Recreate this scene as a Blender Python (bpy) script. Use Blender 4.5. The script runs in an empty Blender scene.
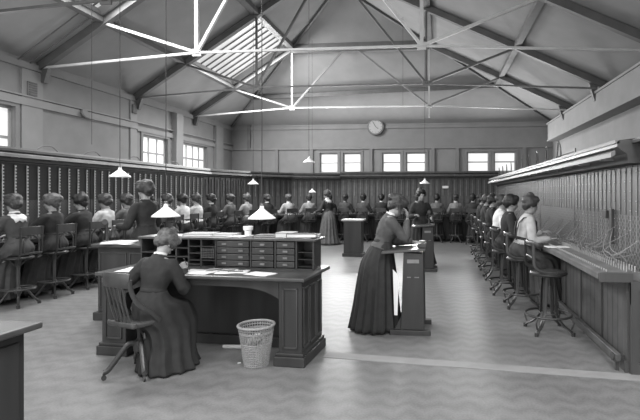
import bpy, bmesh, math, random
from mathutils import Vector, Matrix, noise
PI = math.pi
V = Vector
scn = bpy.context.scene
col = scn.collection
rnd = random.Random(7)

# ------------------------------------------------------------------ materials
def mat(name, g, rough=.6, var=.12, scale=8, bump=0., metal=0., stretch=(1, 1, 1), spec=.4, detail=4):
    m = bpy.data.materials.new(name); m.use_nodes = True
    n = m.node_tree.nodes; l = m.node_tree.links
    b = n['Principled BSDF']
    b.inputs['Roughness'].default_value = rough
    b.inputs['Metallic'].default_value = metal
    b.inputs['Specular IOR Level'].default_value = spec
    tc = n.new('ShaderNodeTexCoord'); mp = n.new('ShaderNodeMapping')
    mp.inputs['Scale'].default_value = stretch
    nz = n.new('ShaderNodeTexNoise'); nz.inputs['Scale'].default_value = scale
    nz.inputs['Detail'].default_value = detail
    cr = n.new('ShaderNodeValToRGB')
    lo, hi = g * (1 - var), g * (1 + var)
    cr.color_ramp.elements[0].position = .3; cr.color_ramp.elements[1].position = .7
    cr.color_ramp.elements[0].color = (lo, lo, lo, 1); cr.color_ramp.elements[1].color = (hi, hi, hi, 1)
    l.new(tc.outputs['Object'], mp.inputs[0]); l.new(mp.outputs[0], nz.inputs[0])
    l.new(nz.outputs[0], cr.inputs[0]); l.new(cr.outputs[0], b.inputs['Base Color'])
    if bump:
        bp = n.new('ShaderNodeBump'); bp.inputs['Strength'].default_value = bump
        bp.inputs['Distance'].default_value = .01
        l.new(nz.outputs[0], bp.inputs['Height']); l.new(bp.outputs[0], b.inputs['Normal'])
    return m

def emit(name, g, strength):
    m = bpy.data.materials.new(name); m.use_nodes = True
    b = m.node_tree.nodes['Principled BSDF']
    b.inputs['Base Color'].default_value = (g, g, g, 1)
    b.inputs['Emission Color'].default_value = (1, 1, 1, 1)
    b.inputs['Emission Strength'].default_value = strength
    b.inputs['Roughness'].default_value = .3
    return m

def stripe_mat(name, g1, g2, width, axis=0, rough=.5):
    """boards laid edge to edge: a narrow groove every `width` metres"""
    m = mat(name, g1, rough, .15, 6, 0)
    n = m.node_tree.nodes; l = m.node_tree.links
    b = n['Principled BSDF']; old = b.inputs['Base Color'].links[0].from_socket
    tc = n.new('ShaderNodeTexCoord'); sp = n.new('ShaderNodeSeparateXYZ')
    l.new(tc.outputs['Object'], sp.inputs[0])
    a = n.new('ShaderNodeMath'); a.operation = 'ADD'
    if axis == 0: l.new(sp.outputs[0], a.inputs[0]); l.new(sp.outputs[1], a.inputs[1])
    else: l.new(sp.outputs[axis - 1], a.inputs[0]); a.inputs[1].default_value = 0
    d = n.new('ShaderNodeMath'); d.operation = 'DIVIDE'; d.inputs[1].default_value = width
    f = n.new('ShaderNodeMath'); f.operation = 'FRACT'
    g = n.new('ShaderNodeMath'); g.operation = 'LESS_THAN'; g.inputs[1].default_value = .14
    l.new(a.outputs[0], d.inputs[0]); l.new(d.outputs[0], f.inputs[0]); l.new(f.outputs[0], g.inputs[0])
    mx = n.new('ShaderNodeMix'); mx.data_type = 'RGBA'
    l.new(g.outputs[0], mx.inputs['Factor']); l.new(old, mx.inputs[6]); mx.inputs[7].default_value = (g2, g2, g2, 1)
    l.new(mx.outputs[2], b.inputs['Base Color'])
    return m

def mesh_mat(name, g1, g2, s=.03):
    """diagonal wire lattice of the multiple field"""
    m = mat(name, g1, .6, .2, 30, 0)
    n = m.node_tree.nodes; l = m.node_tree.links
    b = n['Principled BSDF']; old = b.inputs['Base Color'].links[0].from_socket
    tc = n.new('ShaderNodeTexCoord'); sp = n.new('ShaderNodeSeparateXYZ')
    l.new(tc.outputs['Object'], sp.inputs[0])
    h = n.new('ShaderNodeMath'); h.operation = 'ADD'; l.new(sp.outputs[0], h.inputs[0]); l.new(sp.outputs[1], h.inputs[1])
    outs = []
    for op in ('ADD', 'SUBTRACT'):
        a = n.new('ShaderNodeMath'); a.operation = op; l.new(h.outputs[0], a.inputs[0]); l.new(sp.outputs[2], a.inputs[1])
        d = n.new('ShaderNodeMath'); d.operation = 'DIVIDE'; d.inputs[1].default_value = s; l.new(a.outputs[0], d.inputs[0])
        f = n.new('ShaderNodeMath'); f.operation = 'FRACT'; l.new(d.outputs[0], f.inputs[0])
        g = n.new('ShaderNodeMath'); g.operation = 'LESS_THAN'; g.inputs[1].default_value = .3; l.new(f.outputs[0], g.inputs[0])
        outs.append(g)
    mxm = n.new('ShaderNodeMath'); mxm.operation = 'MAXIMUM'
    l.new(outs[0].outputs[0], mxm.inputs[0]); l.new(outs[1].outputs[0], mxm.inputs[1])
    mx = n.new('ShaderNodeMix'); mx.data_type = 'RGBA'
    l.new(mxm.outputs[0], mx.inputs['Factor']); l.new(old, mx.inputs[6]); mx.inputs[7].default_value = (g2, g2, g2, 1)
    l.new(mx.outputs[2], b.inputs['Base Color'])
    return m

def floor_mat():
    m = mat('carpet floor', .235, .42, .12, 1.6, .0, spec=.6)
    n = m.node_tree.nodes; l = m.node_tree.links
    b = n['Principled BSDF']; old = b.inputs['Base Color'].links[0].from_socket
    tc = n.new('ShaderNodeTexCoord'); sp = n.new('ShaderNodeSeparateXYZ'); l.new(tc.outputs['Object'], sp.inputs[0])
    def mt(op, a, c):
        k = n.new('ShaderNodeMath'); k.operation = op
        for i, v in enumerate((a, c)):
            if v is None: continue
            if isinstance(v, (int, float)): k.inputs[i].default_value = v
            else: l.new(v, k.inputs[i])
        return k.outputs[0]
    tri = mt('PINGPONG', sp.outputs[0], .11)
    y = mt('ADD', sp.outputs[1], mt('MULTIPLY', tri, .8))
    nz = n.new('ShaderNodeTexNoise'); nz.inputs['Scale'].default_value = 3.5; l.new(tc.outputs['Object'], nz.inputs[0])
    y = mt('ADD', y, mt('MULTIPLY', nz.outputs[0], .25))
    s = mt('SMOOTH_MIN', mt('PINGPONG', y, .1), .07)
    f = mt('MULTIPLY', s, 3.2)
    n2 = n.new('ShaderNodeTexNoise'); n2.inputs['Scale'].default_value = 60; n2.inputs['Detail'].default_value = 6; l.new(tc.outputs['Object'], n2.inputs[0])
    f2 = mt('ADD', mt('ADD', f, .78), mt('MULTIPLY', mt('SUBTRACT', n2.outputs[0], .5), .5))
    mx = n.new('ShaderNodeMix'); mx.data_type = 'RGBA'; mx.blend_type = 'MULTIPLY'; mx.inputs['Factor'].default_value = 1
    cc = n.new('ShaderNodeCombineColor')
    for i in range(3): l.new(f2, cc.inputs[i])
    l.new(old, mx.inputs[6]); l.new(cc.outputs[0], mx.inputs[7]); l.new(mx.outputs[2], b.inputs['Base Color'])
    return m

M = dict(
    strip=mat('pale floor strip', .26, .6, .08, 5),
    wall=mat('wall plaster', .195, .9, .07, 3, .1),
    roof=mat('roof plaster', .21, .9, .06, 2.5, .1),
    pilaster=mat('pilaster plaster', .22, .9, .06, 3, .1),
    trim=mat('painted moulding', .16, .7, .05, 4),
    white_wood=mat('pale window frame', .28, .6, .05, 6),
    floor=floor_mat(),
    steel=mat('dark roof steel', .085, .6, .15, 5),
    steel_mid=mat('grey roof steel', .13, .6, .15, 5),
    pale_steel=mat('white painted steel', .38, .5, .08, 5),
    darkwood=mat('dark mahogany', .034, .5, .4, 5, .04, stretch=(1, 1, .12)),
    deskwood=mat('desk mahogany', .036, .38, .35, 5, .04, stretch=(1, 1, .12)),
    topwood=mat('polished top', .06, .3, .25, 4, .03, stretch=(.2, 1, 1)),
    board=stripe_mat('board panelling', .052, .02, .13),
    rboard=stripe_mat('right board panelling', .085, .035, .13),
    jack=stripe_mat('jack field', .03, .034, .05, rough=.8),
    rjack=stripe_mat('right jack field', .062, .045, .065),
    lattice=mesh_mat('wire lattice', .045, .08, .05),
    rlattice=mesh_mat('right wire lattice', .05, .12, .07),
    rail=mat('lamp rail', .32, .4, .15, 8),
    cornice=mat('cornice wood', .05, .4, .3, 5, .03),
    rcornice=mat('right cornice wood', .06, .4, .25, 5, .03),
    label=mat('label ivory', .6, .5, .05, 8),
    greylabel=mat('dull label ivory', .36, .6, .1, 8),
    cord=mat('woven cord', .16, .8, .3, 40),
    brass=mat('worn brass', .2, .35, .2, 10, 0, .6),
    shade=mat('white enamel', .85, .35, .03, 5),
    paper=mat('paper', .72, .8, .05, 6),
    papergrey=mat('grey paper', .42, .8, .08, 6),
    book=mat('ledger cloth', .03, .6, .2, 12),
    chair=mat('chair wood', .055, .32, .35, 6, .03, stretch=(1, 1, .2)),
    stool=mat('stool wood', .034, .35, .35, 6, .03, stretch=(1, 1, .2)),
    iron=mat('cast iron', .045, .45, .2, 10),
    wicker=mat('wicker', .27, .8, .3, 60, .3, stretch=(1, 1, 3)),
    skin=mat('skin', .3, .55, .05, 10),
    shoe=mat('black leather', .015, .35, .2, 10),
    ceramic=mat('white ceramic', .75, .25, .03, 5),
    daylight=emit('frosted daylight pane', .6, .3),
    sky_pane=emit('skylight pane', .5, .2),
    clock_face=mat('clock dial', .33, .5, .03, 4),
)
HAIR = {g: mat('hair %s' % n, g, .5, .45, 30, .5, stretch=(1, .25, 1)) for g, n in ((.02, 'dark'), (.045, 'brown'), (.085, 'fair'), (.14, 'light'))}
CLOTH = {}
def cloth(g):
    g = max(g, .026)
    if g not in CLOTH: CLOTH[g] = mat('cloth tone %d' % round(g * 1000), g, .85, .18, 14, .25)
    return CLOTH[g]

# ------------------------------------------------------------------ mesh builder
class B:
    def __init__(s): s.bm = bmesh.new()
    def box(s, x0, x1, y0, y1, z0, z1):
        return s.cbox(((x0 + x1) / 2, (y0 + y1) / 2, (z0 + z1) / 2), (abs(x1 - x0), abs(y1 - y0), abs(z1 - z0)))
    def cbox(s, c, size, rot=None):
        r = bmesh.ops.create_cube(s.bm, size=1)
        m = Matrix.Translation(V(c)) @ (rot.to_4x4() if rot else Matrix()) @ Matrix.Diagonal((*size, 1))
        bmesh.ops.transform(s.bm, matrix=m, verts=r['verts']); return s
    def beam(s, a, b, w, h, up=(0, 0, 1)):
        a, b = V(a), V(b); d = b - a; L = d.length; d.normalize()
        x = d.cross(V(up));
        if x.length < 1e-4: x = d.cross(V((0, 1, 0)))
        x.normalize(); z = x.cross(d)
        rot = Matrix((x, d, z)).transposed()
        return s.cbox((a + b) / 2, (w, L, h), rot)
    def tube(s, pts, r, n=8, ref=None, cap=True):
        """r: number, or list of number / (rx, ry) per point; ref = fixed right direction"""
        pts = [V(p) for p in pts]; k = len(pts)
        if not isinstance(r, (list, tuple)): r = [r] * k
        rings = []; x = None
        for i, p in enumerate(pts):
            t = (pts[min(i + 1, k - 1)] - pts[max(i - 1, 0)]).normalized()
            if ref is not None: x = V(ref) - t * V(ref).dot(t)
            elif x is None:
                x = t.cross(V((0, 0, 1)))
                if x.length < .01: x = t.cross(V((0, 1, 0)))
            else: x = x - t * x.dot(t)
            x = x.normalized(); y = t.cross(x)
            rx, ry = r[i] if isinstance(r[i], (list, tuple)) else (r[i], r[i])
            rings.append([s.bm.verts.new(p + x * rx * math.cos(2 * PI * j / n) + y * ry * math.sin(2 * PI * j / n)) for j in range(n)])
        s.skin(rings, cap); return s
    def skin(s, rings, cap=True, closed=True):
        n = len(rings[0])
        for a, b in zip(rings, rings[1:]):
            for j in range(n if closed else n - 1):
                s.bm.faces.new((a[j], a[(j + 1) % n], b[(j + 1) % n], b[j]))
        if cap:
            s.bm.faces.new(rings[0][::-1]); s.bm.faces.new(rings[-1])
    def lathe(s, prof, c=(0, 0, 0), n=24, cap=False):
        c = V(c); rings = []
        for r, z in prof:
            rings.append([s.bm.verts.new(c + V((r * math.cos(2 * PI * j / n), r * math.sin(2 * PI * j / n), z))) for j in range(n)])
        s.skin(rings, cap); return s
    def ell(s, c, r, rot=None, u=16, v=10):
        q = bmesh.ops.create_uvsphere(s.bm, u_segments=u, v_segments=v, radius=1)
        m = Matrix.Translation(V(c)) @ (rot.to_4x4() if rot else Matrix()) @ Matrix.Diagonal((*r, 1))
        bmesh.ops.transform(s.bm, matrix=m, verts=q['verts']); return s
    def prism(s, poly, a, b):
        """poly: list of points (3d) extruded by vector b-a"""
        d = V(b) - V(a)
        p = [s.bm.verts.new(V(q)) for q in poly]; q2 = [s.bm.verts.new(V(q) + d) for q in poly]
        s.skin([p, q2], True); return s
    def quad(s, *p):
        s.bm.faces.new([s.bm.verts.new(V(q)) for q in p]); return s

def props(o, label=None, cat=None, group=None, kind=None):
    for k, v in (('label', label), ('category', cat), ('group', group), ('kind', kind)):
        if v: o[k] = v
    return o
def obj(name, b, m, parent=None, bevel=0., solid=0., smooth=True, loc=None, rot=0, label=None):
    bmesh.ops.recalc_face_normals(b.bm, faces=b.bm.faces)
    me = bpy.data.meshes.new(name); b.bm.to_mesh(me); b.bm.free()
    me.materials.append(m)
    if smooth:
        for p in me.polygons: p.use_smooth = True
        me.set_sharp_from_angle(angle=math.radians(38))
    o = bpy.data.objects.new(name, me); col.objects.link(o)
    if parent: o.parent = parent
    if loc: o.location = loc
    if rot: o.rotation_euler.z = rot
    if bevel:
        md = o.modifiers.new('bevel', 'BEVEL'); md.width = bevel; md.segments = 2; md.limit_method = 'ANGLE'
    if solid:
        md = o.modifiers.new('solid', 'SOLIDIFY'); md.thickness = solid
    if label: o['label'] = label
    return o
def empty(name, loc, rz=0, **k):
    o = bpy.data.objects.new(name, None); col.objects.link(o); o.empty_display_size = .1
    o.location = loc; o.rotation_euler.z = rz
    return props(o, **k)
def copy_tree(o, parent=None):
    c = o.copy(); col.objects.link(c)
    if parent: c.parent = parent
    for ch in [x for x in KIDS(o)]: copy_tree(ch, c)
    return c
def KIDS(o): return [x for x in bpy.data.objects if x.parent == o]
def smoothpath(pts, n=4):
    pts = [V(p) for p in pts]; out = []
    for i in range(len(pts) - 1):
        p0, p1, p2, p3 = pts[max(i - 1, 0)], pts[i], pts[i + 1], pts[min(i + 2, len(pts) - 1)]
        for k in range(n):
            t = k / n
            out.append(.5 * ((2 * p1) + (p2 - p0) * t + (2 * p0 - 5 * p1 + 4 * p2 - p3) * t * t + (3 * p1 - p0 - 3 * p2 + p3) * t ** 3))
    return out + [pts[-1]]

# ------------------------------------------------------------------ setting
XL, XR, YB, YF = -7.6, 3.85, 16.5, -1.2
EH, MH, TH, RH = 3.95, 4.93, 5.92, 7.03
XTL, XTR, XC = -4.45, -.32, -2.67
XML, XMR, MHL = -6.3, (XR + XTR) / 2, 4.763
TY = [-.35, 2.5, 5.85, 8.2, 11.0, 13.75]           # truss positions
HY = {EH: 16.5, MHL: 15.365, MH: 15.125, TH: 13.75, RH: 12.2}
def struct(name, b, m, **k):
    o = obj(name, b, m, **k); o['kind'] = 'structure'; return o

b = B(); b.box(XL - .3, XR + .3, YF - 1.2, YB + .3, -.08, 0); struct('floor', b, M['floor'], smooth=False)
b = B(); b.beam((-1.1, 4.42, 0), (3.6, 3.9, 0), .15, .006); struct('trim_9', b, M['strip'], smooth=False)

def wall_with_holes(axis, fixed, thick, a0, a1, z0, z1, holes):
    """axis 'x': wall in plane x=fixed running along y; holes = (a0,a1,z0,z1)"""
    b = B(); cuts = sorted({a0, a1, *[h[0] for h in holes], *[h[1] for h in holes]})
    for c0, c1 in zip(cuts, cuts[1:]):
        mid = (c0 + c1) / 2; hz = sorted([(h[2], h[3]) for h in holes if h[0] < mid < h[1]])
        z = z0
        for q0, q1 in hz + [(z1, z1)]:
            if q0 - z > 1e-3:
                if axis == 'x': b.box(fixed, fixed + thick, c0, c1, z, q0)
                else: b.box(c0, c1, fixed, fixed + thick, z, q0)
            z = q1
    return b
LW = [(6.1, 7.68, 2.0, 3.12), (11.3, 12.4, 2.2, 3.08), (13.15, 14.6, 2.2, 3.08)]
BW = [(-4.31, -3.65), (-3.46, -2.81), (-2.05, -1.38), (-1.2, -.49), (.94, 1.7), (1.87, 2.62)]
BW = [(x0, x1, 2.32, 3.02) for x0, x1 in BW]
RW = [(13.8, 15.6, 2.1, 2.78)]
struct('wall_left', wall_with_holes('x', XL, -.3, YF, YB + .3, 0, EH + .12, LW), M['wall'], smooth=False)
struct('wall_back', wall_with_holes('y', YB, .3, XL, XR, 0, EH + .12, BW), M['wall'], smooth=False)
struct('wall_right', wall_with_holes('x', XR, .3, YF, YB + .3, 0, EH + .12, RW), M['wall'], smooth=False)

wi = 0
def window(axis, f, a0, a1, z0, z1, sgn, cols=2, rows=2, sash=.025):
    global wi; wi += 1
    def bx(b, p0, p1, q0, q1, d0, d1):
        if axis == 'x': b.box(f + d0 * sgn, f + d1 * sgn, p0, p1, q0, q1)
        else: b.box(p0, p1, f + d0 * sgn, f + d1 * sgn, q0, q1)
    b = B(); w = .045
    bx(b, a0, a0 + w, z0, z1, .06, .12); bx(b, a1 - w, a1, z0, z1, .06, .12)
    bx(b, a0 + w, a1 - w, z0, z0 + w, .06, .12); bx(b, a0 + w, a1 - w, z1 - w, z1, .06, .12)
    for i in range(1, cols): p = a0 + (a1 - a0) * i / cols; bx(b, p - sash / 2, p + sash / 2, z0 + w, z1 - w, .07, .11)
    for i in range(1, rows): q = z0 + (z1 - z0) * i / rows; bx(b, a0 + w, a1 - w, q - sash / 2, q + sash / 2, .065, .115)
    fr = struct('window_%d' % wi, b, M['white_wood'], smooth=False)
    b = B(); bx(b, a0 + w, a1 - w, z0 + w, z1 - w, .085, .095); obj('glass_pane', b, M['daylight'], fr, smooth=False)
    b = B()
    for (p0, p1, q0, q1) in ((a0 - .08, a0, z0 - .08, z1 + .08), (a1, a1 + .08, z0 - .08, z1 + .08), (a0, a1, z1, z1 + .08), (a0, a1, z0 - .08, z0)):
        bx(b, p0, p1, q0, q1, -.03, 0)
    obj('surround', b, M['trim'], fr, smooth=False)
for a in LW:
    window('x', XL, *a, -1, cols=1 if a[0] < 7 else 4 if a[1] - a[0] > 1.2 else 3, rows=2, sash=.05)
for a in BW: window('y', YB, *a, 1, cols=1, rows=2, sash=.04)
for a in RW: window('x', XR, *a, 1, cols=3, rows=4, sash=.04)

# roof slopes (each one surface, openings where the skylights sit)
def slope_pts(side):
    if side == 'l': return [(XL, EH), (XML, MHL), (XTL, TH), (XC, RH)]
    return [(XR, EH), (XMR, MH), (XTR, TH), (XC, RH)]
SKY = {'l': {(1, 1), (2, 1), (4, 1)}, 'r': {(1, 1)}}   # (bay index from TY, row) open
SKY_BAYS = [('l', 0), ('l', 2), ('l', 4), ('r', 0)]  # first bay, both slopes: unseen skylights added to fill the room with light
SKY = {'l': {0, 2, 4}, 'r': {0}}
ROOF_OFF = .1                                       # the lining lies above the trusses
for side, nm in (('l', 'ceiling_left_slope'), ('r', 'ceiling_right_slope')):
    P = slope_pts(side); b = B()
    for r in range(3):
        (x0, z0), (x1, z1) = P[r], P[r + 1]
        for i in range(len(TY)):
            y0 = TY[i] if i else YF
            if i + 1 < len(TY): ya, yb_ = TY[i + 1], TY[i + 1]
            else: ya, yb_ = HY[z0], HY[z1]
            if r == 2 and i >= 4:
                if i == 5: continue
                ya, yb_ = HY[z0], HY[z1]
            if i == 5 and r == 1: yb_ = HY[TH]
            if r == 1 and i in SKY[side]: continue
            q = [(x0, y0, z0 + ROOF_OFF), (x1, y0, z1 + ROOF_OFF), (x1, yb_, z1 + ROOF_OFF), (x0, ya, z0 + ROOF_OFF)]
            if (V(q[1]) - V(q[2])).length < 1e-3: q.pop(2)
            b.quad(*q)
    bmesh.ops.remove_doubles(b.bm, verts=b.bm.verts, dist=.001)
    struct(nm, b, M['roof'], smooth=False)
b = B()
o_ = ROOF_OFF
b.quad((XL, 16.5, EH + o_), (XR, 16.5, EH + o_), (XMR, 15.125, MH + o_), (XML, 15.365, MHL + o_))
b.quad((XML, 15.365, MHL + o_), (XMR, 15.125, MH + o_), (XTR, 13.75, TH + o_), (XTL, 13.75, TH + o_))
b.quad((XTL, 13.75, TH + o_), (XTR, 13.75, TH + o_), (XC, 12.2, RH + o_))
struct('ceiling_hip_end', b, M['roof'], smooth=False)

# skylights, with the added fill openings of the first bay
for n_, (side, i) in enumerate(SKY_BAYS):
    (x0, z0), (x1, z1) = slope_pts(side)[1:3]; y0, y1 = TY[i], TY[i + 1]
    A = V((x0, y0, z0 + o_)); U = V((x1 - x0, 0, z1 - z0)); W = V((0, y1 - y0, 0))
    nrm = U.cross(W).normalized();  nrm = nrm if nrm.z > 0 else -nrm
    f = empty('window_skylight', A); f['kind'] = 'structure'; f.name = 'window_%d' % (wi + 1 + n_)
    b = B()
    pt = lambda u, w, h=0: A * 0 + U * u + W * w + nrm * h
    for u0, w0, u1, w1, wd in ((0, .0, 0, 1, .12), (1, 0, 1, 1, .12), (0, .02, 1, .02, .12), (0, .98, 1, .98, .12)):
        b.beam(pt(u0, w0, .06), pt(u1, w1, .06), wd, .16, nrm)
    obj('skylight_frame', b, M['pale_steel'] if i != 2 else M['white_wood'], f, smooth=False)
    b = B()
    for k in range(1, 10): b.beam(pt(.03, k / 10, .12), pt(.97, k / 10, .12), .022, .03, nrm)
    obj('glazing_bar', b, M['steel_mid'], f, smooth=False)
    b = B(); b.quad(pt(0.02, .02, .14), pt(.98, .02, .14), pt(.98, .98, .14), pt(.02, .98, .14))
    obj('glass_pane', b, M['sky_pane'], f, smooth=False, solid=.01)
    li = bpy.data.lights.new('skylight and fill daylight', 'AREA'); li.shape = 'RECTANGLE'
    li.size = (y1 - y0) * .85; li.size_y = U.length * .85; li.energy = 150 if i < 4 else 260
    lo = bpy.data.objects.new('skylight_and_fill_daylight', li); col.objects.link(lo)  # first-bay lamps are added fill, the others sit under visible skylights
    lo.location = A + U * .5 + W * .5 - nrm * .05
    lo.rotation_euler = (-nrm).to_track_quat('-Z', 'Y').to_euler()
    # long axis of the lamp along the bay
    q = Matrix((V((0, 1, 0)), (nrm).cross(V((0, 1, 0))), nrm)).transposed()
    lo.rotation_euler = q.to_euler()

# purlins
b = B()
for x, z in ((XML, MHL), (XMR, MH)):
    b.beam((x, YF, z + .04), (x, 15.1 if x > 0 else 15.3, z + .04), .14, .1)
b.beam((XML, 15.3, MHL + .04), (XMR, 15.05, MH + .04), .14, .12)
struct('trim_1', b, M['steel'], smooth=False)
b = B()
for x, z in ((XTL, TH), (XTR, TH)): b.beam((x, YF, z + .04), (x, 13.75, z + .04), .18, .12)
struct('trim_2', b, M['steel'], smooth=False)
# hip rafters
b = B()
for a, c in (((XTL, 13.75, TH), (XL, 16.45, EH)), ((XTR, 13.75, TH), (XR, 16.45, EH)), ((XTL, 13.75, TH), (XC, 12.2, RH)), ((XTR, 13.75, TH), (XC, 12.2, RH))):
    b.beam(V(a) + V((0, 0, .05)), V(c) + V((0, 0, .05)), .05, .06)
struct('trim_3', b, M['steel_mid'], smooth=False)
# eaves plate and mouldings on the walls
b = B(); b.box(XL, XL + .05, YF, YB, 3.86, EH + .03); b.box(XL, XR, YB - .04, YB, 3.88, EH + .03); b.box(XL, XR, YB - .06, YB, 3.15, 3.22)
struct('trim_4', b, M['wall'], smooth=False)
b = B(); b.tube([(XL + .05, 9.27, 3.25), (XL + .1, 9.27, 3.27)], .11, 20); struct('trim_10', b, M['trim'], bevel=.02)
b = B(); b.box(XL, XL + .05, YF, 11.05, 3.18, 3.32); b.box(XL, XL + .06, YF, YB, 3.34, 3.37); b.box(XL, XL + .045, 11.05, YB, 3.14, 3.26)
struct('trim_5', b, M['pilaster'], smooth=False)
# boxed gutter beam along the right wall
b = B(); b.box(3.52, XR, YF, 15.75, 3.3, 3.86); b.box(3.49, XR, YF, 15.8, 3.83, 3.88); b.box(3.5, XR, YF, 15.78, 3.28, 3.32)
struct('trim_6', b, M['wall'], smooth=False)
# back wall dado recess and posts around the windows
b = B()
for x in (-4.6, -2.45, -.25, .6, 2.9, -5.9):
    b.box(x - .06, x + .06, YB - .08, YB, 2.2, 3.15)
struct('trim_7', b, M['trim'], smooth=False)
# pilasters
for (y0, y1, x) in ((7.8, 8.25, .035), (10.8, 11.05, .03), (12.62, 12.95, .16), (15.1, 15.6, .1)):
    b = B(); b.box(XL, XL + x, y0, y1, 0, EH - .1)
    o = struct('trim_8', b, M['pilaster'], smooth=False)
# vents
def vent(loc, w, h, label):
    r = empty('wall_vent', loc, label=label, cat='vent')
    r['category'] = 'vent'
    b = B(); b.box(0, .03, -w / 2, w / 2, -h / 2, h / 2); obj('grille_frame', b, M['steel_mid'], r, bevel=.005)
    b = B()
    for k in range(6): b.box(.028, .045, -w / 2 + .02, w / 2 - .02, -h / 2 + h * (k + .3) / 6, -h / 2 + h * (k + .75) / 6)
    obj('louvre', b, M['steel'], r)
vent((XL + .035, 8.0, 3.5), .2, .26, 'small dark square vent in the wall pier nearest the camera')
vent((XL + .03, 10.93, 3.66), .16, .22, 'small dark square vent in the farther wall pier by the windows')

# conduits on the left slope
for y, lab in ((7.7, 'thin dark rod running up the left roof slope, farther from the big rafter'), (7.95, 'thin dark rod running up the left roof slope, close to the big rafter')):
    b = B(); b.tube([(XL + .05, y, EH + .02), (XML, y, MHL + .04)], .012)
    props(obj('roof_rod', b, M['steel']), lab, 'rod')

# trusses
def truss(i, y, label, rm, tm, qm, bm_):
    r = empty('roof_truss', (XC, y, EH), label=label); r['category'] = 'roof truss'; r['group'] = 'roof trusses'
    L = lambda x, z: (x - XC, 0, z - EH)
    JH = 4.15
    def part(name, segs, m, w, h):
        for s_ in segs:
            b = B(); b.beam(L(*s_[0]), L(*s_[1]), w, h, (0, 0, 1) if abs(s_[0][0] - s_[1][0]) > .01 else (0, 1, 0)); obj(name, b, m, r, smooth=False)
    part('principal_rafter', [((XL, EH), (XC, RH)), ((XR, EH), (XC, RH))], rm, .12, .14)
    if i: part('collar_beam', [((XTL, TH), (XTR, TH))], rm, .14, .26)
    part('tie_rod', [((XL + .05, EH), (XTL, JH)), ((XTL, JH), (XTR, JH)), ((XTR, JH), (XR - .3, EH))], tm, .04, .04)
    part('queen_post', [((XTL, TH), (XTL, JH - .02)), ((XTR, TH), (XTR, JH - .35 if i else JH))], qm, .065 if y < 9 else .045, .065 if y < 9 else .045)
    part('strut', [((XTL, JH), (XML, MHL)), ((XTR, JH), (XMR, MH)), ((XTL, JH), (XC - .15, TH if i else RH - .1)), ((XTR, JH), (XC + .15, TH if i else RH - .1))], bm_, .055, .05)
    for x in (XTL, XTR):
        b = B()
        b.cbox(L(x, JH), (.16, .03, .13)); 
        for dx in (-.05, 0, .05): b.tube([V(L(x + dx, JH + .03)) + V((0, -.03, 0)), V(L(x + dx, JH + .03)) + V((0, .03, 0))], .02)
        obj('gusset_plate', b, tm, r, smooth=False)
    for x, s_ in ((XL + .1, 1), (XR - .35, -1)):
        b = B(); b.prism([L(x - .06 * s_, EH + .12), L(x + .12 * s_, EH + .12), L(x, EH - .28), L(x - .06 * s_, EH - .28)], (0, 0, 0), (0, .1, 0)); obj('wall_shoe', b, rm, r, smooth=False)
P_, D_, G_ = M['pale_steel'], M['steel'], M['steel_mid']
truss(0, TY[1], 'roof truss overhead closest to the camera', D_, P_, P_, P_)
truss(0, TY[2], 'dark roof truss whose tie crosses the top left corner', D_, D_, D_, D_)
truss(0, TY[3], 'roof truss with thick white struts and white posts, its tie reaching the near wall pier', D_, P_, P_, P_)
truss(0, TY[4], 'roof truss with shade painted in dark grey, along the near edge of the striped skylight', D_, G_, D_, D_)  # unlit look put into the colour: darker steel for tie, posts and struts
truss(1, TY[5], 'farthest roof truss, dark flat collar over white posts and braces', D_, P_, P_, G_)

# clock
c = empty('wall_clock', (-2.27, YB - .02, 4.04), label='round wall clock high on the far wall'); c['category'] = 'clock'
c.location.y = YB - .02; c.location.z = 3.93
b = B(); b.tube([(0, -.1, 0), (0, .0, 0)], .3, 32); obj('clock_case', b, M['steel_mid'], c, bevel=.02)
b = B(); b.tube([(0, -.112, 0), (0, -.098, 0)], .24, 32); obj('clock_dial', b, M['clock_face'], c)
for n_, a, L_ in (('hour_hand', 2.2, .12), ('minute_hand', -.5, .19)):
    b = B(); b.beam((0, -.12, 0), (L_ * math.sin(a), -.12, L_ * math.cos(a)), .012, .02); obj(n_, b, M['steel'], c)
b = B()
for k in range(12):
    a = k * PI / 6; b.beam((.19 * math.sin(a), -.116, .19 * math.cos(a)), (.22 * math.sin(a), -.116, .22 * math.cos(a)), .008, .014)
obj('hour_marks', b, M['steel'], c)
b = B(); b.box(-.06, .06, -.07, -.01, -.45, .45)
o = obj('wall_duct', b, M['steel_mid'], loc=(-6.95, YB, 3.6)); props(o, 'short dark vertical duct high on far wall near the left corner', 'duct')

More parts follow.
